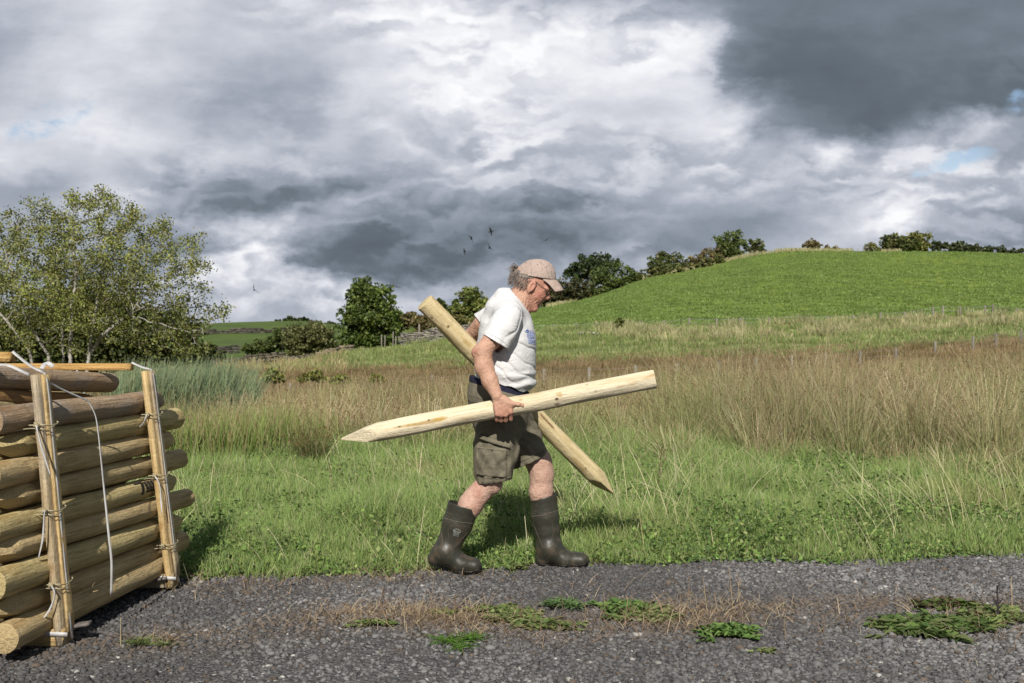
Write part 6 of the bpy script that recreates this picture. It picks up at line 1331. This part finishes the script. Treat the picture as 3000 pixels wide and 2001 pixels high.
# lines laid on the surface of cloth and rubber (stitching, mouldings, prints)
from mathutils.bvhtree import BVHTree
def bvh(o): return BVHTree.FromPolygons([v.co.copy() for v in o.data.vertices], [tuple(p.vertices) for p in o.data.polygons])
def surf_line(target, tree, pts, wid, mat, name, lift=.0012, closed=False):
    """thin tape following the visible side of target along photo points"""
    segs = []; pr = None; pp_ = []
    for (x0, y0), (x1, y1) in zip(pts[:-1], pts[1:]):
        m = max(1, int(math.hypot(x1-x0, y1-y0)/3)); pp_ += [(x0+(x1-x0)*i/m, y0+(y1-y0)*i/m) for i in range(m)]
    pp_.append(pts[-1]); pos = []
    for x, y in pp_:
        d = Vector(P(x, y, 5.)-np.array([0, 0, CH])).normalized(); h = tree.ray_cast(Vector((0, 0, CH)), d)
        pos.append(None if h[0] is None or h[0].y > 5.75 else np.array(h[0]-d*lift))
    for a, b in zip(pos[:-1], pos[1:]):
        if a is not None and b is not None and np.linalg.norm(b-a) < .03: segs.append((a, b, wid/2, wid/2))
    if not segs: return None
    V, f = tubes(segs, 5); o = mesh_obj(name, V, f, mat, smooth=True); o.parent = target; return o
m_stitch = simple_mat('stitching', (.30, .30, .33)); m_stk = simple_mat('dark_stitching', (.05, .043, .032)); m_edge = simple_mat('worn_edge', (.12, .10, .075)); m_print = simple_mat('blue_print', (.07, .14, .42), .85); m_badge = simple_mat('badge_print', (.42, .44, .42), .7, .1)
ts = bvh(shirt); tq = bvh(shorts); tbn = bvh(BN); tbf = bvh(BF); tcap = bvh(cap); tpk = bvh(pocket)
surf_line(shirt, ts, [(1492, 866), (1506, 872), (1517, 882), (1521, 893), (1518, 903)], .0018, m_stitch, 'seam')
surf_line(shirt, ts, [(1518, 903), (1528, 912), (1534, 930), (1533, 950), (1526, 975)], .0016, m_stitch, 'seam')
surf_line(shirt, ts, [(1419, 974), (1445, 983), (1470, 997), (1493, 1017)], .0012, m_stitch, 'seam')
surf_line(shirt, ts, [(1440, 930), (1452, 910), (1480, 893), (1512, 899)], .0012, m_stitch, 'seam')
surf_line(shorts, tq, [(1374, 1160), (1400, 1166), (1425, 1172)], .0014, m_stk, 'seam'); surf_line(shorts, tq, [(1371, 1172), (1380, 1178), (1420, 1182)], .0022, m_stk, 'seam')
surf_line(shorts, tq, [(1392, 1393), (1420, 1400), (1455, 1404), (1492, 1401)], .0014, m_stk, 'seam'); surf_line(shorts, tq, [(1513, 1358), (1545, 1345), (1600, 1320)], .0014, m_stk, 'seam')
surf_line(pocket, tpk, [(1399, 1313), (1440, 1317), (1484, 1322)], .0014, m_stk, 'seam'); surf_line(pocket, tpk, [(1402, 1312), (1404, 1350), (1403, 1388)], .0014, m_stk, 'seam'); surf_line(pocket, tpk, [(1425, 1320), (1414, 1345), (1408, 1372)], .0014, m_stk, 'seam')
bt = surf_line(pocket, tpk, [(1441, 1318), (1444, 1319.5)], .009, simple_mat('button', (.03, .027, .022), .4), 'button')
# moulded lines and the badge on the trailing boot
surf_line(BN, tbn, [(1294, 1515), (1310, 1521), (1345, 1530), (1386, 1534)], .0032, m_edge, 'moulding'); surf_line(BF, tbf, [(1557, 1513), (1590, 1510), (1633, 1496)], .0032, m_edge, 'moulding')
for k in range(3): surf_line(BN, tbn, [(1300-k*3, 1498+k*8), (1323-k*5, 1507+k*7)], .0028, m_edge, 'moulding')
for k in range(3): surf_line(BF, tbf, [(1557, 1498+k*7), (1572-k*2, 1497+k*7)], .0024, m_edge, 'moulding')
surf_line(BN, tbn, [(1288, 1544), (1293, 1560), (1298, 1595), (1312, 1620)], .0022, m_edge, 'moulding'); surf_line(BN, tbn, [(1312, 1620), (1345, 1590), (1370, 1560)], .0018, m_edge, 'moulding'); surf_line(BN, tbn, [(1314, 1574), (1312, 1550), (1322, 1541), (1350, 1541), (1380, 1546)], .0016, m_edge, 'moulding')
surf_line(BF, tbf, [(1561, 1530), (1580, 1580), (1592, 1605), (1612, 1590), (1622, 1560), (1618, 1530)], .0018, m_edge, 'moulding')
cx, cy = 1337.5, 1556
surf_line(BN, tbn, [(cx+10.5*math.cos(a/14*6.283)+1, cy+6*math.sin(a/14*6.283)+1.2*math.cos(a/14*6.283)) for a in range(15)], .0016, m_badge, 'badge')
def glyphs(target, tree, text, x, y, hgt, adv, slant, wid, mat, name):
    G = {'B': [[(0, 0), (0, 1), (.6, .85), (.6, .6), (0, .5), (.7, .35), (.6, .05), (0, 0)]], 'E': [[(.7, 0), (0, 0), (0, 1), (.7, 1)], [(0, .5), (.6, .5)]], 'K': [[(0, 0), (0, 1)], [(.7, 1), (0, .45), (.7, 0)]], 'I': [[(.3, 0), (.3, 1)]], 'N': [[(0, 0), (0, 1), (.7, 0), (.7, 1)]], 'A': [[(0, 0), (.35, 1), (.7, 0)], [(.15, .4), (.55, .4)]], 'S': [[(.7, .9), (.1, 1), (.1, .55), (.7, .45), (.6, 0), (0, .1)]], 'T': [[(.35, 0), (.35, 1)], [(0, 1), (.7, 1)]], 'P': [[(0, 0), (0, 1), (.7, .9), (.6, .5), (0, .45)]], 'L': [[(0, 1), (0, 0), (.6, 0)]]}
    for i, ch in enumerate(text):
        for st in G.get(ch, []): surf_line(target, tree, [(x+(i+a)*adv, y-b*hgt+(i+a)*adv*slant) for a, b in st], wid, mat, name)
glyphs(BN, tbn, 'BEKINA', 1330.5, 1557.3, 3.4, 2.35, .15, .0009, m_badge, 'badge')
glyphs(BN, tbn, 'STEPLITE', 1327, 1565.5, 3.0, 2.3, .12, .0008, m_badge, 'badge'); surf_line(BN, tbn, [(1327, 1569), (1344, 1571)], .0009, m_badge, 'badge')
# blue line drawing printed on the chest
r_ = random.Random(4)
for k in range(11):
    y = 967+k*3.9; x0 = 1541+k*.9+2*math.sin(k); pts = [(x0+i*2.2, y+r_.uniform(-1.2, 1.2)+.25*i) for i in range(11)]; surf_line(shirt, ts, pts, .0017, m_print, 'print')
for k in range(7): x = 1546+k*3.1; surf_line(shirt, ts, [(x+r_.uniform(-1, 1), 967+k*1.5), (x+1+r_.uniform(-1.5, 1.5), 985), (x+2.5, 1006)], .0016, m_print, 'print')
surf_line(shirt, ts, [(1537, 971), (1540, 973), (1545, 974), (1549, 971), (1546, 968), (1540, 970)], .0035, m_print, 'print'); surf_line(shirt, ts, [(1541, 968), (1545, 965), (1549, 963)], .001, m_print, 'print')
# cap details: eyelets, strap, lettering
for x, y in ((1540, 769.5), (1575, 775.5), (1602, 781.5)): surf_line(cap, tcap, [(x-1.3, y-.6), (x+1.3, y+.6)], .0038, m_stk, 'eyelet')
surf_line(cap, tcap, [(1513, 799), (1530, 801), (1546, 803)], .0095, m_cap, 'rear_strap', lift=.0005); surf_line(cap, tcap, [(1540, 797), (1540.5, 802), (1541, 807)], .003, simple_mat('brass', (.35, .25, .09), .35), 'buckle')
surf_line(cap, tcap, [(1512, 805.5), (1540, 809.5), (1580, 816), (1592, 818)], .0016, m_stk, 'seam'); surf_line(cap, tcap, [(1556, 762), (1556, 780), (1557, 812)], .001, m_stk, 'seam'); surf_line(cap, tcap, [(1584, 766), (1600, 786), (1612, 818)], .001, m_stk, 'seam')
m_cl = simple_mat('faded_lettering', (.18, .26, .19))
for y, x0, x1 in ((799.5, 1611, 1618), (809, 1615, 1621.5)):
    for k in range(4): surf_line(cap, tcap, [(x0+k*(x1-x0)/4, y), (x0+k*(x1-x0)/4+.6, y-2.4), (x0+k*(x1-x0)/4+1.2, y)], .0008, m_cl, 'lettering')
# spectacles
m_gl = material('spectacle_frame', (.10, .08, .06), .3, None, None, .5); sg_ = []
for sy in (-1, 1):
    prev = None
    for q in (H(4, 19, 43*sy), H(22, 16, 40*sy), H(47, 12, 30*sy)):
        if prev is not None: sg_.append((prev, q, .0014, .0014))
        prev = q
    ring = [H(54-2*abs(math.cos(a)), 4+9*math.sin(a), sy*(17+12.5*math.cos(a))) for a in np.linspace(0, 6.283, 17)]
    sg_ += [(a, b, .0012, .0012) for a, b in zip(ring[:-1], ring[1:])]
sg_.append((H(55, 7, -5), H(55, 7, 5), .0012, .0012)); V, f = tubes(sg_, 6); child(mesh_obj('spectacles', V, f, m_gl, smooth=True), man)

# the two carried posts
yc = lambda x: 1110+(1917-x)*.1905
A_ = P(1918, yc(1918), 4.955); B_ = P(1001, 1286, 5.085)
BRN, KNT = (.36, .215, .06), (.10, .055, .03)
M_POST = post_mat('peeled_wood', (.70, .62, .46), (.63, .545, .38), (.50, .40, .235), A_, B_, [(1245, 1238, .11, .014, BRN, .75), (1190, 1247, .07, .010, BRN, .6), (1290, 1228, .035, .013, (.45, .28, .06), .8), (1170, 1249, .012, .006, KNT, .8), (1256, 1231, .010, .006, KNT, .8), (1640, 1158, .022, .016, BRN, .6), (1631, 1168, .012, .008, KNT, .95), (1633, 1184, .02, .008, KNT, .7), (1525, 1171, .012, .007, BRN, .6), (1720, 1128, .012, .006, KNT, .35), (1745, 1145, .008, .005, KNT, .5), (1820, 1130, .03, .006, BRN, .35), (1360, 1225, .06, .008, BRN, .35), (1060, 1262, .05, .003, KNT, .8)])
place_log('wooden_post', 'pale peeled post with a hewn point, held almost level in his near hand', A_, B_, .0465, .0495, M_POST, 'post', 'fence posts carried by the man', seed=7, dent=1.5, tip1=.205, tipr=.10, rot=.62, rings=60, k=40, facets=4)
A_ = P(1242, 887, 5.41); B_ = P(1798, 1446, 5.86)
M_POST2 = post_mat('peeled_wood_yellow', (.66, .56, .36), (.56, .45, .25), (.40, .30, .15), A_, B_, [(1266, 930, .012, .008, KNT, .8), (1311, 955, .010, .008, KNT, .85), (1365, 1005, .04, .012, BRN, .5), (1290, 985, .16, .014, (.46, .35, .15), .6), (1590, 1225, .05, .012, (.16, .085, .04), .8), (1612, 1248, .03, .010, (.16, .085, .04), .8), (1660, 1290, .05, .008, BRN, .5), (1716, 1371, .010, .006, KNT, .8), (1700, 1380, .12, .014, (.42, .31, .13), .6), (1385, 1050, .02, .006, KNT, .5)])
place_log('wooden_post', 'yellowish peeled post held diagonally behind the body, its point near the grass', A_, B_, .0525, .0500, M_POST2, 'post', 'fence posts carried by the man', seed=9, dent=1.4, tip1=.19, tipr=.08, rot=.3, rings=60, k=40, facets=4)
